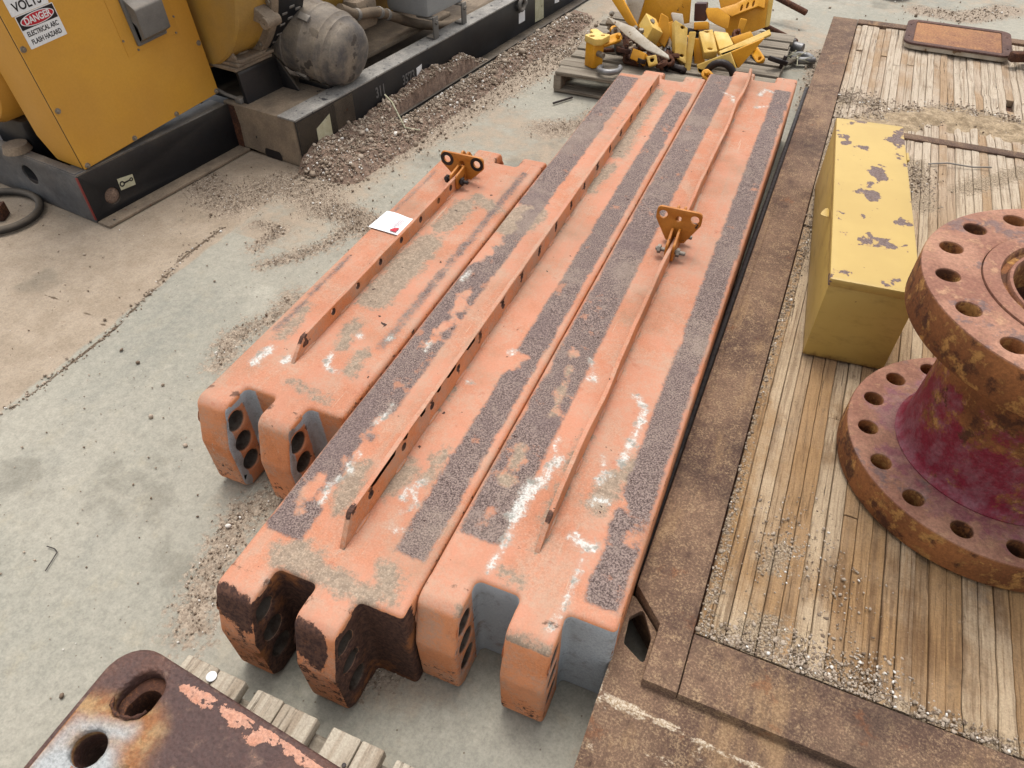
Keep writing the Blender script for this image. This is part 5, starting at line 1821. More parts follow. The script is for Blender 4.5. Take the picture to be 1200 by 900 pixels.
m.prism(fillet([(-0.52, 0.66), (-0.16, 0.60), (-0.13, 0.63), (-0.34, 0.74), (-0.52, 0.75)], 0.02, 3), -0.17, -0.10, bev=0.006, Mx=Mu)
m.cyl((-0.16, 0.09, 0.615), (-0.16, 0.18, 0.615), 0.026, 14)
m.build("bell_lug", M['duststeel'], gen)
# air cleaner drum lying across the rail
d0, d1 = Vector((-0.37, 0.452, 0.458)), Vector((-0.01, 0.466, 0.385))
q = (d1 - d0).to_track_quat('Z', 'Y').to_matrix().to_4x4()
DM = Matrix.Translation(d0) @ q
dl = (d1 - d0).length
m = MB()
m.lathe([(0.0001, 0.0), (0.165, 0.0), (0.178, 0.006), (0.18, 0.02), (0.18, dl * 0.18), (0.184, dl * 0.19), (0.184, dl * 0.21), (0.18, dl * 0.22), (0.18, dl * 0.42), (0.184, dl * 0.44), (0.184, dl * 0.49), (0.178, dl * 0.51), (0.176, dl * 0.70), (0.179, dl * 0.71), (0.179, dl * 0.74),
         (0.172, dl * 0.76), (0.166, dl * 0.80), (0.170, dl * 0.81), (0.168, dl * 0.84), (0.158, dl * 0.86), (0.150, dl * 0.92), (0.153, dl * 0.93), (0.148, dl * 0.96), (0.13, dl * 1.02), (0.10, dl * 1.06), (0.0001, dl * 1.08)], 56, DM)
dr = m.build("air_cleaner", M['drum'], gen)
m = MB()
m.lathe([(0.0001, -0.10), (0.10, -0.10), (0.112, -0.09), (0.115, -0.02), (0.118, 0.0), (0.0001, 0.002)], 40, DM)
m.build("inlet_collar", M['drum'], dr)
m = MB()
for a in (0.4, 2.2, 3.9, 5.6):
    p = DM @ Matrix.Rotation(a, 4, 'Z')
    m = MB()
    m.box((0.188, 0, dl * 0.47), (0.014, 0.035, 0.06), 0.004, p)
    m.build("clip", M['greysteel'], dr)
m = MB()
m.box((-0.20, 0.46, 0.245), (0.20, 0.20, 0.03), 0.004)
m.box((-0.2, 0.46, 0.262), (0.1, 0.14, 0.04), 0.004)
m.build("drum_cradle", M['black'], gen)
# coolant hose and grey box on legs
m = MB()
hp = [gl(398, 10, v=-0.25), gl(418, 17, v=-0.25), gl(440, 14, v=-0.25), gl(462, 20, v=-0.26), gl(484, 27, v=-0.27), gl(510, 30, v=-0.28), gl(536, 26, v=-0.28), gl(562, 12, v=-0.26), gl(590, -6, v=-0.25)]
pts = []
for i in range(len(hp) - 1):
    for k in range(5):
        t = k / 5
        p_, a_, b_, n_ = hp[max(i - 1, 0)], hp[i], hp[i + 1], hp[min(i + 2, len(hp) - 1)]
        pts.append(0.5 * ((2 * a_) + (b_ - p_) * t + (2 * p_ - 5 * a_ + 4 * b_ - n_) * t * t + (3 * a_ - p_ - 3 * b_ + n_) * t ** 3))
m.tube(pts, 0.026, 12)
ho = m.build("coolant_hose", M['hose'], gen)
m = MB()
for i in (5, 11, 13):
    t = (pts[i + 1] - pts[i]).normalized()
    m = MB()
    m.cyl(pts[i] - t * 0.012, pts[i] + t * 0.012, 0.031, 16)
    m.build("hose_clamp", M['greysteel'], ho)
lg0, lg1 = gl(514, 46, z=SZ + 0.006), gl(545, 28, z=SZ + 0.006)
m = MB()
bz0 = 0.352
m.box((-0.20, (lg0.y + lg1.y) / 2 + 0.01, bz0 + 0.25), (0.30, lg1.y - lg0.y + 0.10, 0.5), 0.03)
gb = m.build("battery_box", M['greybox'], gen)
for l_ in (lg0, lg1):
    m = MB().box((-0.035, l_.y, SZ + 0.006 + 0.06), (0.012, 0.045, 0.12), 0.003)
    m.box((-0.06, l_.y, SZ + 0.012), (0.06, 0.045, 0.01), 0.002)
    m.box((-0.09, l_.y, bz0 - 0.002), (0.12, 0.045, 0.01), 0.002)
    m.hexa((-0.029, l_.y, bz0 - 0.02), 0.012, 0.01, (1, 0, 0))
    m.build("leg", M['greysteel'], gb)
m = MB()
m.box((-0.55, 1.32, 0.19), (0.5, 0.9, 0.03), 0.01)
m.box((-0.34, 0.95, 0.41), (0.12, 0.18, 0.16), 0.03)
m.build("sump_guard", M['duststeel'], gen)

# ------------------------------------------------------------------ gravel heap against the skid rail
def heap_h(u, v):
    """height of the spoil along the rail: u along, v outward from the web"""
    prof = np.interp(u, [-0.06, 0.0, 0.12, 0.3, 0.5, 0.62, 0.75, 0.95, 1.1, 1.25, 1.42, 1.55, 2.6], [0, 0.05, 0.10, 0.085, 0.08, 0.115, 0.10, 0.125, 0.15, 0.10, 0.115, 0.03, 0.02])
    out = np.interp(u, [-0.06, 0.1, 0.4, 0.75, 0.9, 1.3, 1.8, 2.3, 2.7], [0.10, 0.30, 0.25, 0.28, 0.30, 0.33, 0.32, 0.36, 0.30])
    t = np.clip(1 - v / out, 0, 1)
    h = prof * t ** 1.3
    # where the foot flange shows, the spoil on it ends at its edge and starts again lower outside
    k = np.clip((u - 0.55) / 0.1, 0, 1) * np.clip((1.7 - u) / 0.1, 0, 1)
    lipd = np.exp(-((v - 0.085) / 0.018) ** 2)
    h = h * (1 - 0.9 * k * lipd)
    outer = 0.03 * np.clip(1 - np.abs(v - 0.19) / 0.15, 0, 1) * np.clip((u + 0.05) / 0.1, 0, 1) * np.clip((2.9 - u) / 0.4, 0, 1)
    h = np.where(v > 0.085, np.maximum(h * (1 - 0.85 * k), outer * (1 - 0.3 * k)), h)
    return np.where((u > 1.62), np.where(v > 0.085, h, 0.0), h)


def make_heap():
    us = np.arange(-0.12, 2.8, 0.012)
    vs_ = np.arange(0.002, 0.46, 0.012)
    U_, V_ = np.meshgrid(us, vs_)
    h = heap_h(U_, V_)
    W = np.stack([GO.x + GD.x * U_ + GN.x * V_, GO.y + GD.y * U_ + GN.y * V_, h], -1).reshape(-1, 3)
    n = fbm(W * [1, 1, 0], 18, 4, 31) - 0.5
    n2 = fbm(W * [1, 1, 0], 60, 2, 33) - 0.5
    edge = np.clip(h.ravel() / 0.03, 0, 1)
    W[:, 2] += (n * 0.05 + n2 * 0.014) * edge - 0.012 * (1 - edge)
    uu, vv_ = U_.ravel(), V_.ravel()
    W[(uu > 0.66) & (vv_ > 0.058) & (vv_ < 0.085), 2] = -0.01
    W[(uu > 1.62) & (vv_ < 0.085), 2] = -0.01
    nu, nv_ = len(us), len(vs_)
    idx = np.arange(nu * nv_).reshape(nv_, nu)
    F = np.stack([idx[:-1, :-1], idx[:-1, 1:], idx[1:, 1:], idx[1:, :-1]], -1).reshape(-1, 4)
    mb = MB()
    mb.v = [tuple(p) for p in W]
    mb.f = [tuple(int(i) for i in f) for f in F]
    o = mb.build("dirt_heap", M['heap'], merge=0, angle=60)
    tag(o, "bank of brown dirt and grit against the black skid rail", "dirt", kind="stuff")


make_heap()

ICO_V = []
_t = (1 + 5 ** 0.5) / 2
for a, b in ((-1, _t), (1, _t), (-1, -_t), (1, -_t)):
    ICO_V += [(a, b, 0)]
for a, b in ((-1, _t), (1, _t), (-1, -_t), (1, -_t)):
    ICO_V += [(0, a, b)]
for a, b in ((_t, -1), (_t, 1), (-_t, -1), (-_t, 1)):
    ICO_V += [(a, 0, b)]
ICO_V = np.array(ICO_V, float) / math.sqrt(1 + _t * _t)
ICO_F = np.array([(0, 11, 5), (0, 5, 1), (0, 1, 7), (0, 7, 10), (0, 10, 11), (1, 5, 9), (5, 11, 4), (11, 10, 2), (10, 7, 6), (7, 1, 8),
                  (3, 9, 4), (3, 4, 2), (3, 2, 6), (3, 6, 8), (3, 8, 9), (4, 9, 5), (2, 4, 11), (6, 2, 10), (8, 6, 7), (9, 8, 1)])


def stones(name, P, size, label, mat, white=0.05):
    N = len(P)
    S = size[:, None, None] * np.stack([RNG.uniform(0.7, 1.25, N), RNG.uniform(0.7, 1.25, N), RNG.uniform(0.5, 0.8, N)], -1)[:, None, :]
    V = ICO_V[None] * (1 + RNG.uniform(-0.22, 0.22, (N, 12, 1))) * S
    q = RNG.normal(size=(N, 4))
    q[:, 1:3] *= 0.35
    q /= np.linalg.norm(q, axis=1, keepdims=True)
    w_, x, y, z = q.T
    R = np.stack([np.stack([1 - 2 * (y * y + z * z), 2 * (x * y - z * w_), 2 * (x * z + y * w_)], -1),
                  np.stack([2 * (x * y + z * w_), 1 - 2 * (x * x + z * z), 2 * (y * z - x * w_)], -1),
                  np.stack([2 * (x * z - y * w_), 2 * (y * z + x * w_), 1 - 2 * (x * x + y * y)], -1)], -2)
    V = np.einsum('nij,nkj->nki', R, V) + P[:, None, :]
    F = (ICO_F[None] + (np.arange(N) * 12)[:, None, None]).reshape(-1, 3)
    me = bpy.data.meshes.new(name)
    me.vertices.add(N * 12)
    me.vertices.foreach_set("co", V.reshape(-1))
    me.loops.add(len(F) * 3)
    me.loops.foreach_set("vertex_index", F.reshape(-1).astype(np.int32))
    me.polygons.add(len(F))
    me.polygons.foreach_set("loop_start", np.arange(0, len(F) * 3, 3, dtype=np.int32))
    me.polygons.foreach_set("loop_total", np.full(len(F), 3, np.int32))
    me.update(calc_edges=True)
    me.validate()
    t = RNG.uniform(0, 0.88, N)
    t[RNG.uniform(size=N) < white] = 0.97
    a = me.attributes.new("tone", 'FLOAT', 'POINT')
    a.data.foreach_set("value", np.repeat(t, 12).astype(np.float32))
    me.materials.append(mat)
    o = bpy.data.objects.new(name, me)
    COL.objects.link(o)
    return tag(o, label, "gravel", kind="stuff")


def along(poly, n, spread):
    poly = [np.array(p[:2]) for p in poly]
    L = np.array([np.hypot(*(b - a)) for a, b in zip(poly[:-1], poly[1:])])
    c = np.concatenate([[0], np.cumsum(L)])
    s_ = RNG.uniform(0, c[-1], n)
    k = np.clip(np.searchsorted(c, s_) - 1, 0, len(L) - 1)
    f = (s_ - c[k]) / L[k]
    A = np.array(poly)
    return A[k] + (A[k + 1] - A[k]) * f[:, None] + RNG.normal(0, spread, (n, 2))


def make_gravel():
    pts, sz = [], []
    cnt = [3000, 2400, 320, 600, 1500, 420, 520, 120, 220, 900, 700, 260, 400]
    for (poly, hw), n in zip(GRAVEL_LINES, cnt):
        p = along(poly, n, hw * 0.62)
        pts.append(np.c_[p, np.zeros(n)])
        sz.append(RNG.lognormal(math.log(0.0031 if n == 3000 else (0.0034 if poly[0][1] > 3.5 else 0.0019)), 0.45, n))
    # joint filled with grit
    p = along([(-2.16, -0.3)] + px(0, (-40, 517), (0, 487), (130, 388), (180, 336), (215, 300), (262, 266)), 560, 0.012)
    pts.append(np.c_[p, np.zeros(len(p)) - 0.003]); sz.append(RNG.lognormal(math.log(0.0032), 0.35, len(p)))
    # loose bits over the slabs
    n = 1300
    p = np.c_[RNG.uniform(-3.3, -0.9, n), RNG.uniform(0.2, 3.0, n)]
    pts.append(np.c_[p, np.zeros(n)]); sz.append(RNG.lognormal(math.log(0.0018), 0.55, n))
    n = 300
    p = np.c_[RNG.uniform(-2.0, 2.0, n), RNG.uniform(4.8, 8.0, n)]
    pts.append(np.c_[p, np.zeros(n)]); sz.append(RNG.lognormal(math.log(0.005), 0.5, n))
    # heap surface
    n = 13000
    u = RNG.uniform(-0.1, 2.7, n); v = np.abs(RNG.normal(0.1, 0.13, n)) + 0.01
    h = heap_h(u, v)
    keep = (h > 0.006) | (RNG.uniform(size=n) < 0.25)
    P = np.stack([GO.x + GD.x * u + GN.x * v, GO.y + GD.y * u + GN.y * v, h * 1.02], -1)[keep]
    nn = fbm(P * [1, 1, 0], 18, 4, 31) - 0.5
    P[:, 2] += nn * 0.05 * np.clip(P[:, 2] / 0.03, 0, 1)
    pts.append(P); sz.append(RNG.lognormal(math.log(0.0034), 0.55, len(P)))
    P = np.concatenate(pts); S = np.clip(np.concatenate(sz), 0.0012, 0.024)
    u, v = gloc(P)
    bad = ((P[:, 0] > -1.32) & (P[:, 0] < -0.05) & (P[:, 1] > 1.0) & (P[:, 1] < 3.7) & ((P[:, 0] > -0.9) | (P[:, 1] < 2.58)))
    bad |= (v < 0.003) & (u > -0.02)
    bad |= (v > 0.058) & (v < 0.088) & (u > 0.66)
    bad |= (v < 0.088) & (u > 1.64)
    bad |= (v < -0.37) & (u > -0.85)
    P, S = P[~bad], S[~bad]
    P[:, 2] = np.maximum(P[:, 2], -0.003) + S * 0.25
    stones("loose_gravel", P, S, "loose brown and white gravel strewn over the concrete", M['stone'], 0.05)


make_gravel()


def make_deck_grit():
    def L(*q): return [tuple(at(a, b, PZ)[:2]) for a, b in q]
    pts, sz = [], []
    for poly, n, hw, s0 in [(L((822, 735), (838, 690), (882, 480), (940, 300), (985, 130)), 1500, 0.010, 0.0024),
                            (L((820, 742), (900, 772), (1000, 812), (1195, 890)), 1900, 0.022, 0.0026), (L((900, 740), (960, 775), (1050, 800)), 700, 0.03, 0.0025),
                            (L((1000, 145), (1060, 135), (1120, 130), (1210, 150)), 1500, 0.06, 0.004), (L((985, 110), (1030, 122)), 500, 0.06, 0.004),
                            (L((1075, 190), (1085, 240)), 300, 0.04, 0.003), (L((905, 670), (925, 600), (1000, 720)), 450, 0.05, 0.0022)]:
        p = along(poly, n, hw)
        pts.append(np.c_[p, np.zeros(n) + PZ - 0.004]); sz.append(RNG.lognormal(math.log(s0), 0.4, n))
    P = np.concatenate(pts); S = np.clip(np.concatenate(sz), 0.001, 0.0065)
    q = (P - np.array([-0.0735, 0, 0]))
    xl = q[:, 0] * math.cos(PT) + q[:, 1] * math.sin(PT)
    yl = -q[:, 0] * math.sin(PT) + q[:, 1] * math.cos(PT)
    ok = (xl > wl + 0.004) & (yl > wy0 + 0.004) & (yl < wy1)
    stones("deck_grit", P[ok], S[ok], "fine grit and chips lying between the deck planks", M['stone'], 0.03)
    # drifted sand across the far planks
    c = [tuple(v) for v in L((990, 150), (1050, 140), (1120, 134), (1215, 156))]
    xs_ = np.arange(0.16, 1.5, 0.012); ys_ = np.arange(3.45, 4.35, 0.012)
    X, Y = np.meshgrid(xs_, ys_)
    W = np.c_[X.ravel(), Y.ravel(), np.zeros(X.size)]
    f = caps(W, [(c, 0.06)], 0.30)
    h = (f - 0.36) * 0.05 + (fbm(W, 14, 4, 41) - 0.5) * 0.05 * f
    W[:, 2] = PZ - 0.008 + np.clip(h, -0.012, 0.03)
    nx_, ny_ = len(xs_), len(ys_)
    idx = np.arange(nx_ * ny_).reshape(ny_, nx_)
    F = np.stack([idx[:-1, :-1], idx[:-1, 1:], idx[1:, 1:], idx[1:, :-1]], -1).reshape(-1, 4)
    keep = (f.reshape(-1)[F].max(1) > 0.2)
    mb = MB(); mb.v = [tuple(p) for p in W]; mb.f = [tuple(int(i) for i in q_) for q_ in F[keep]]
    tag(mb.build("drifted_sand", M['sand'], merge=0, angle=60), "tan sand drifted across the planks behind the yellow box", "sand", kind="stuff")


make_deck_grit()

# ------------------------------------------------------------------ pallet of yellow scrap
def make_far_pallet():
    t = thing("pallet", "dark weathered pallet buried under the yellow scrap pile", "pallet", (-0.78, 4.45, 0))
    zt = 0.12
    y = 3.935
    k = 0
    while y < 4.95:
        wd = 0.10 + 0.03 * (k % 2)
        m = MB().box((-0.78 + random.uniform(-0.01, 0.01), y + wd / 2, zt - 0.011), (1.20, wd, 0.022), 0.003)
        m.build("deck_board", M['palwoodx'], t, world=True)
        y += wd + (0.006 if k == 0 else 0.035)
        k += 1
    for xx in (-1.36, -0.78, -0.2):
        MB().box((xx, 4.43, (zt - 0.024) / 2 + 0.008), (0.045, 0.98, zt - 0.04), 0.003).build("stringer", M['palwoodx'], t, world=True)
    for yy in (3.99, 4.43, 4.87):
        MB().box((-0.78, yy, 0.009), (1.2, 0.10, 0.016), 0.003).build("base_board", M['palwoodx'], t, world=True)


make_far_pallet()


def slab(name, label, cat, pix, y0, mat, thick, tilt=(0.0, -1.0, 0.45), holes=(), group=None, rad=0.006, mat2=None, bev=0.004):
    """a plate whose near face is the plane through y=y0 (at the first pixel) facing `tilt`; thickness goes away from the viewer"""
    n = Vector(tilt).normalized()
    p0 = hit(*pix[0], Vector((0, y0, 0)), Vector((0, -1, 0)))
    W = [hit(a, b, p0, n) for a, b in pix]
    c = sum(W, Vector()) / len(W)
    ex = Vector((1, 0, 0))
    ex = (ex - n * ex.dot(n)).normalized()
    ey = n.cross(ex)
    Mx = frame((0, 0, 0), ex, ey)
    loc = [((w_ - c).dot(ex), (w_ - c).dot(ey)) for w_ in W]
    loc = ccw(loc)
    hs = []
    for hx, hy, rx_, ry_ in holes:
        hw = hit(hx, hy, p0, n)
        a, b = (hw - c).dot(ex), (hw - c).dot(ey)
        hs.append([(a + rx_ * math.cos(2 * PI * k / 14), b + ry_ * math.sin(2 * PI * k / 14)) for k in range(14)])
    o = MB().prism(fillet(loc, rad, 2), -thick, 0, holes=hs, bev=bev, Mx=Mx).build(name, M[mat])
    o.location = c
    return tag(o, label, cat, group)


SG = "yellow scrap pieces on the far pallet"
# big folded panels at the back
slab("bent_sheet", "dark amber bent sheet, widest piece standing at the back of the scrap pile", "scrap metal", [(752, -25), (812, -25), (808, 27), (789, 30), (760, 42), (744, 40)], 4.78, 'scrapamber', 0.012, (0.1, -1, 0.25), group=SG)
slab("scraped_plate", "pale scraped plate leaning at the upper left back of the scrap pile", "scrap metal", [(728, -20), (762, -25), (746, 30), (739, 22)], 4.70, 'scrappale', 0.012, (-0.2, -1, 0.4), group=SG)
slab("flat_bar", "narrow amber bar sloping down across the left of the scrap pile", "scrap metal", [(714, -4), (727, -6), (747, 31), (738, 33)], 4.55, 'scrapamber', 0.03, (-0.1, -1, 0.3), group=SG)
sf = thing("slotted_frame", "deep amber frame with slotted inner ledge at the right back of the pile", "scrap metal", tuple(hit(870, 20, Vector((0, 4.95, 0)), Vector((0, 1, 0)))), 0, SG)


def sub_slab(parent, name, pix, y0, mat, thick, tilt, holes=(), rad=0.006):
    o = slab(name, None, None, pix, y0, mat, thick, tilt, holes, None, rad)
    o.location = o.location - parent.location
    o.parent = parent
    return o


sub_slab(sf, "back_panel", [(836, -30), (912, -30), (900, 31), (858, 46), (852, 44)], 4.98, 'scrapamber', 0.012, (0.15, -1, 0.3))
sub_slab(sf, "slotted_ledge", [(836, 12), (862, 4), (899, -16), (896, 10), (889, 7), (858, 19)], 4.88, 'scrapamber', 0.02, (0.1, -0.8, 0.8),
         [(869, 9, 0.006, 0.02), (876, 6, 0.006, 0.02), (883, 4, 0.006, 0.02)])
sub_slab(sf, "edge_flange", [(905, -28), (911, -28), (902, 30), (897, 33)], 4.90, 'scrap', 0.02, (0.4, -1, 0.3))
slab("folded_sheet", "curled amber sheet with torn rusty edge in the middle of the pile", "scrap metal", [(826, 9), (842, 9), (856, 19), (853, 35), (838, 28), (830, 23)], 4.66, 'scrapamber', 0.006, (0.5, -1, 0.6), group=SG, rad=0.01)
slab("square_tube", "short dark maroon square tube wedged upright in the scrap", "scrap metal", [(814, 4), (828, 4), (827, 25), (813, 25)], 4.66, 'maroon', 0.06, (0, -1, 0.1), group=SG)
slab("spacer_block", "small flat amber block lying under the maroon square tube", "scrap metal", [(813, 26), (829, 25), (829, 34), (813, 35)], 4.60, 'scrapamber', 0.10, (0, -1, 0.35), group=SG)
slab("upright_strip", "amber strip standing by the slotted frame", "scrap metal", [(868, 21), (876, 23), (868, 44), (863, 42)], 4.72, 'scrapamber', 0.03, (0.2, -1, 0.3), group=SG)
slab("drilled_block", "tall cream block with two slots, tallest upright in the pile", "scrap metal", [(791, 23), (806, 33), (804, 75), (791, 67)], 4.28, 'scrap', 0.085, (0.42, -1, 0.55), [(800, 32, 0.012, 0.008), (799, 65, 0.012, 0.008)], SG, 0.004, bev=0.003)
slab("flat_bar", "cream strip leaning right behind the tall slotted block", "scrap metal", [(808, 37), (816, 37), (809, 83), (801, 87)], 4.30, 'scrap', 0.02, (0.3, -1, 0.4), group=SG)
slab("drilled_block", "cream block with square face between the tall block and the gusset", "scrap metal", [(819, 37), (835, 34), (841, 60), (825, 62)], 4.34, 'scrap', 0.07, (0.05, -0.75, 0.9), [(828, 37, 0.014, 0.005), (832, 57, 0.014, 0.006)], SG, 0.004)
wk = thing("wedge_block", "left one of the thick yellow wedge blocks leaning over the long pale strip", "scrap metal", tuple(hit(760, 35, Vector((0, 4.36, 0)), Vector((0, 1, 0)))), 0, SG)
sub_slab(wk, "side_face", [(748, 30), (757, 15), (765, 32), (757, 47)], 4.38, 'scrap', 0.09, (-0.6, -0.7, 0.5), rad=0.002)
sub_slab(wk, "end_face", [(763, 32), (772, 34), (765, 51), (756, 46)], 4.35, 'scrapamber', 0.05, (0.3, -1, 0.2), rad=0.002)
slab("wedge_block", "amber wedge block beside the tall slotted block", "scrap metal", [(775, 15), (783, 20), (786, 40), (779, 56), (772, 49), (770, 36)], 4.42, 'scrapamber', 0.07, (0.25, -1, 0.35), group=SG, rad=0.003)
slab("flat_bar", "long pale strip sloping across the left half of the pile", "scrap metal", [(709, 18), (721, 23), (742, 31), (758, 45), (783, 64), (784, 69), (757, 58), (733, 41)], 4.30, 'scrappale', 0.014, (-0.35, -0.8, 0.9), group=SG, rad=0.003)
gs = thing("gusset_bracket", "pale yellow gusset with arched cut-out at the right front of the pile", "scrap metal", tuple(hit(860, 60, Vector((0, 4.25, 0)), Vector((0, 1, 0)))), 0, SG)
sub_slab(gs, "top_flange", [(842, 60), (902, 34), (904, 40), (846, 66)], 4.27, 'scrap', 0.02, (0.1, -0.7, 0.9), rad=0.002)
sub_slab(gs, "web", [(857, 61), (897, 44), (866, 80), (862, 79)], 4.24, 'scrapamber', 0.015, (0.2, -1, 0.1), rad=0.002)
sub_slab(gs, "arch_plate", [(816, 76), (842, 66), (856, 61), (863, 80), (858, 80), (853, 75), (844, 72), (836, 75), (831, 82), (829, 92), (818, 84)], 4.20, 'scrap', 0.015, (-0.1, -1, 0.3), rad=0.002)
tk = thing("pipe_ring", "black pipe ring under the arched gusset", "pipe", tuple(at(843, 90, 0.14)), 0)
MB().tube([(0.075 * math.cos(a), 0, 0.075 * math.sin(a)) for a in [2 * PI * k / 20 for k in range(20)]], 0.02, 10, True).build("ring", M['boltdark'], tk)

slab("channel_piece", "short amber channel lying at the front left under the pale strip", "scrap metal", [(742, 56), (757, 62), (752, 74), (738, 68)], 4.18, 'scrapamber', 0.05, (-0.3, -0.8, 0.7), group=SG)
slab("clamp_plate", "small cream plate with round hole in front of the pale strip's lower end", "scrap metal", [(757, 66), (769, 64), (771, 75), (760, 78)], 4.14, 'scrap', 0.03, (0.1, -0.9, 0.6), [(764, 70, 0.012, 0.012)], SG)
slab("channel_piece", "broad amber plate filling the gap between the wedge blocks and the back sheet", "scrap metal", [(752, 34), (790, 24), (792, 50), (764, 56)], 4.52, 'scrapamber', 0.03, (-0.1, -1, 0.5), group=SG)
slab("clamp_plate", "cream plate lying flat right of the spacer block", "scrap metal", [(836, 36), (853, 38), (860, 52), (843, 58)], 4.42, 'scrap', 0.05, (0.1, -0.5, 1), group=SG)
slab("channel_piece", "amber slab propped below the slotted frame and behind the gusset flange", "scrap metal", [(856, 44), (880, 36), (884, 44), (862, 54)], 4.52, 'scrapamber', 0.05, (0.2, -0.8, 0.6), group=SG)
slab("clamp_plate", "cream offcut standing between the thin cream strip and the square-faced block", "scrap metal", [(812, 44), (822, 46), (826, 72), (814, 80)], 4.40, 'scrapamber', 0.05, (0.1, -1, 0.4), group=SG)
slab("channel_piece", "dark steel offcut under the tall slotted block", "scrap metal", [(766, 58), (792, 68), (800, 84), (778, 82)], 4.32, 'darkrust', 0.12, (-0.1, -0.8, 0.6), group=SG)
slab("clamp_plate", "pale scraped offcut leaning between the tall block and the back sheet", "scrap metal", [(786, 14), (800, 16), (802, 30), (790, 28)], 4.50, 'scrappale', 0.03, (0.2, -0.9, 0.6), group=SG)
vb = thing("valve_lug", "small upright yellow lug with two holes at the left end of the pallet", "scrap metal", tuple(at(695, 76, 0.125)), math.radians(-20), SG)
m = MB()
m.prism(fillet([(-0.05, -0.04), (0.04, -0.06), (0.07, -0.03), (0.06, 0.07), (0.02, 0.05), (-0.06, 0.09), (-0.08, 0.05), (-0.03, 0.02)], 0.012, 3), 0.13, 0.165, holes=[circle(-0.005, -0.025, 0.016, 12), circle(0.035, 0.025, 0.012, 12)], bev=0.003)
m.build("head", M['scrap'], vb)
m = MB()
m.prism(fillet([(-0.045, -0.035), (0.038, -0.052), (0.05, 0.03), (-0.02, 0.05)], 0.015, 3), 0.0, 0.131, bev=0.003)
m.build("stem", M['scrapamber'], vb)
m = MB().cyl((0.04, -0.02, 0.08), (0.09, -0.03, 0.08), 0.016, 12)
m.build("side_pin", M['zinc'], vb)

# dark linkage tangle, ring and loose chain
ch = thing("rusty_linkage", "tangle of dark rusty links and rods beneath the long pale strip", "scrap metal", (-1.0, 4.3, 0.12), 0)
R2 = random.Random(3)
for k in range(44):
    f_ = R2.random()
    bx_, by_ = (-0.20 + 0.50 * f_, R2.uniform(-0.16, 0.2)) if k < 30 else (-0.1 + 0.95 * f_, R2.uniform(-0.18, 0.36))
    zz = R2.uniform(0.02, 0.17 - 0.14 * f_) if k < 30 else R2.uniform(0.02, 0.10)
    a = R2.uniform(0, PI)
    m = MB()
    Lk = R2.uniform(0.035, 0.075)
    o_ = fillet([(-Lk, -0.025), (Lk, -0.025), (Lk, 0.025), (-Lk, 0.025)], 0.024, 4)
    T = Matrix.Translation((bx_, by_, zz)) @ Matrix.Rotation(a, 4, 'Z') @ Matrix.Rotation(R2.uniform(-0.8, 0.8), 4, 'X') @ Matrix.Rotation(R2.uniform(-0.6, 0.6), 4, 'Y')
    m.prism(o_, -0.012, 0.012, holes=[circle(-Lk + 0.028, 0, 0.012, 10), circle(Lk - 0.028, 0, 0.012, 10)], bev=0.003, Mx=T)
    m.cyl(T @ Vector((Lk - 0.028, 0, -0.035)), T @ Vector((Lk - 0.028, 0, 0.035)), 0.011, 10)
    m.build("link", (M['darkrust'], M['boltdark'], M['darkrust'], M['scrapamber'], M['duststeel'])[k % 5], ch)
m = MB()
m.cyl((-0.2, -0.1, 0.05), (0.1, 0.02, 0.06), 0.012, 10)
m.build("rod", M['darkrust'], ch)
for k in range(5):
    p = (R2.uniform(-0.22, 0.1), R2.uniform(-0.1, 0.15), R2.uniform(0.1, 0.2))
    MB().hexa(p, 0.016, 0.02, (R2.uniform(-1, 1), R2.uniform(-1, 0.2), 1)).build("nut", M['zinc'], ch)
hr = thing("steel_hook", "grey curved steel hook resting on the pallet edge in front of the linkage", "hook", tuple(at(714, 84, 0.135)), 0.3)
MB().tube([(0.06 * math.cos(a), 0.06 * math.sin(a), 0.012 + 0.01 * k / 12) for k, a in enumerate([PI * 0.75 + 1.35 * PI * j / 14 for j in range(15)])], [0.012 + 0.005 * math.sin(PI * j / 14) for j in range(15)], 10).build("hook_body", M['galv'], hr)

# rods, pipe fitting, shackle and rope to the right of the pile
def rod(label, a, b, za, zb, r=0.013):
    p, q = at(*a, za), at(*b, zb)
    t = thing("steel_rod", label, "rod", tuple(p), 0)
    m = MB().cyl((0, 0, 0), q - p, r, 12)
    m.build("shaft", M['darkrust'], t)
    return t


rod("upper rusty rod sticking out past the amber frame", (905, -6), (945, 15), 0.16, 0.10, 0.02)
rod("lower rusty rod lying between the frame and the pipe fitting", (893, 29), (933, 49), 0.16, 0.03, 0.018)
pf_ = thing("pipe_fitting", "grey threaded pipe fitting lying beside the lower rod", "pipe fitting", tuple(at(912, 50, 0.05)), 0)
p1_ = at(941, 57, 0.05) - pf_.location
m = MB()
m.cyl((0, 0, 0), p1_ * 0.35, 0.035, 16); m.cyl(p1_ * 0.33, p1_ * 0.62, 0.044, 16); m.cyl(p1_ * 0.6, p1_, 0.03, 16)
m.build("barrel", M['galv'], pf_)
sh_ = thing("shackle", "galvanised shackle on the concrete by the platform edge", "shackle", tuple(at(940, 68, 0.03)), 0.4)
MB().tube([(0.055 * math.cos(a), 0.055 * math.sin(a), 0) for a in [-0.25 * PI + 1.5 * PI * j / 16 for j in range(17)]], 0.02, 10).build("bow", M['galv'], sh_)
MB().cyl((-0.055, -0.045, 0), (0.065, -0.045, 0), 0.022, 12).build("pin", M['galv'], sh_)
rp = thing("rope", "frayed grey rope running from the pallet to the shackle", "rope", tuple(at(880, 78, 0.03)), 0)
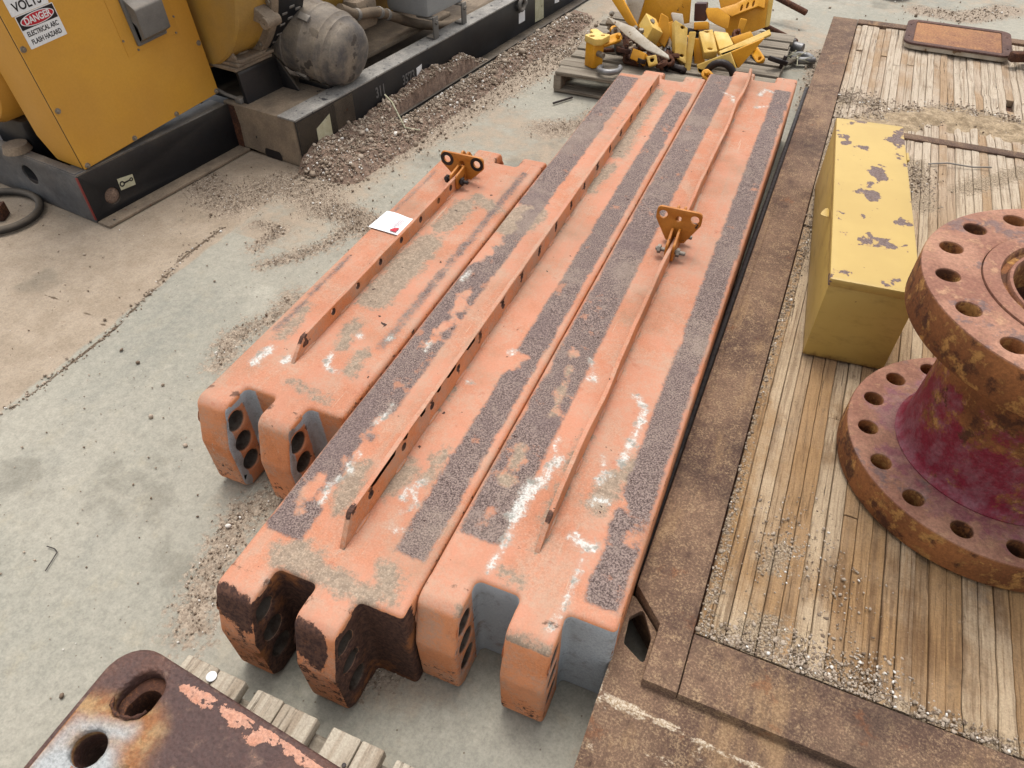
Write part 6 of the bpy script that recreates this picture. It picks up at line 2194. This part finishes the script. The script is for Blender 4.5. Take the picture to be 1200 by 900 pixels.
rpts = [at(a, b, z) - rp.location for a, b, z in [(868, 72, 0.13), (882, 77, 0.05), (900, 80, 0.02), (918, 77, 0.02), (930, 71, 0.03), (936, 70, 0.03)]]
m = MB()
for s_ in range(3):
    m.tube([rpts[i] + (rpts[min(i + 1, 5)] - rpts[i]) * (k / 10) + Vector((0.009 * math.cos(k * 1.2 + i * 12 + s_ * 2.1), 0.009 * math.sin(k * 1.2 + i * 12 + s_ * 2.1), 0.008 * math.sin(k * 1.2 + i * 12 + s_ * 2.1) + 0.01))
            for i in range(5) for k in range(10)], 0.009, 6)
m.build("strand", M['rope'], rp)
m = MB()
for k in range(14):
    a = random.uniform(0, 2 * PI)
    b0 = rpts[-1] + Vector((random.uniform(-0.1, 0.03), random.uniform(-0.06, 0.06), 0))
    m.tube([b0, b0 + Vector((0.06 * math.cos(a), 0.06 * math.sin(a), 0.03)), b0 + Vector((0.13 * math.cos(a + 0.5), 0.13 * math.sin(a + 0.5), 0.004))], 0.0022, 5)
m.build("frayed_yarn", M['cream'], rp)

# ------------------------------------------------------------------ small loose things
hsr = thing("hose_loop", "black rubber hose coiled in a ring beside the skid end", "hose", (-3.22, 1.70, 0.0), 0)
MB().tube([(0.20 * math.cos(a), 0.17 * math.sin(a), 0.018) for a in [2 * PI * k / 40 for k in range(40)]], 0.017, 10, True).build("loop", M['rubber'], hsr)
nb = thing("rusty_nut", "square rusty steel nut lying inside the hose loop", "nut", (-3.19, 1.69, 0.0), 0.5)
MB().prism(fillet([(-0.035, -0.035), (0.035, -0.035), (0.035, 0.035), (-0.035, 0.035)], 0.004, 2), 0, 0.06, holes=[circle(0, 0, 0.016, 14)], bev=0.003).build("body", M['darkrust'], nb)
bw = thing("steel_bowl", "small dark round steel bowl beyond the platform end", "bowl", (0.40, 6.62, 0.0), 0)
MB().lathe([(0.0001, 0.0), (0.07, 0.0), (0.10, 0.02), (0.115, 0.08), (0.11, 0.082), (0.095, 0.025), (0.0001, 0.01)], 32).build("bowl_body", M['boltdark'], bw)
rg = thing("thin_rod", "thin dark rod lying on the concrete in front of the far pallet", "rod", tuple(at(648, 121, 0.008)), 0)
q = at(671, 114, 0.008) - rg.location
MB().cyl((0, 0, 0), q, 0.006, 8).build("shaft", M['boltdark'], rg)
dp = thing("steel_strap", "thin grey steel strap lying on the planks behind the spool", "strap", tuple(at(1088, 192, PZ + 0.004)), 0)
q = at(1162, 196, PZ + 0.004) - dp.location
MB().tube([(0, 0, 0), q * 0.3 + Vector((0, 0.01, 0.004)), q * 0.7 + Vector((0, -0.01, 0.001)), q], 0.0035, 8).build("bar", M['greysteel'], dp)
wr_ = thing("bent_wire", "thin bent wire lying alone on the open concrete at the left", "wire", tuple(at(53, 668, 0.003)), 0)
MB().tube([at(a_, b_, 0.003) - wr_.location for a_, b_ in [(53, 669), (60, 658), (67, 647), (64, 643), (55, 640)]], 0.0016, 6).build("strand", M['boltdark'], wr_)
tw = thing("twig", "dry bent stem lying on the gravel bank by the skid", "twig", tuple(gw(0.62, 0.04, 0.15)), 0)
MB().tube([(0, 0, 0), gw(0.6, 0.1, 0.13) - tw.location, gw(0.56, 0.2, 0.03) - tw.location, gw(0.6, 0.27, 0.015) - tw.location], 0.004, 6).build("stem", M['cream'], tw)
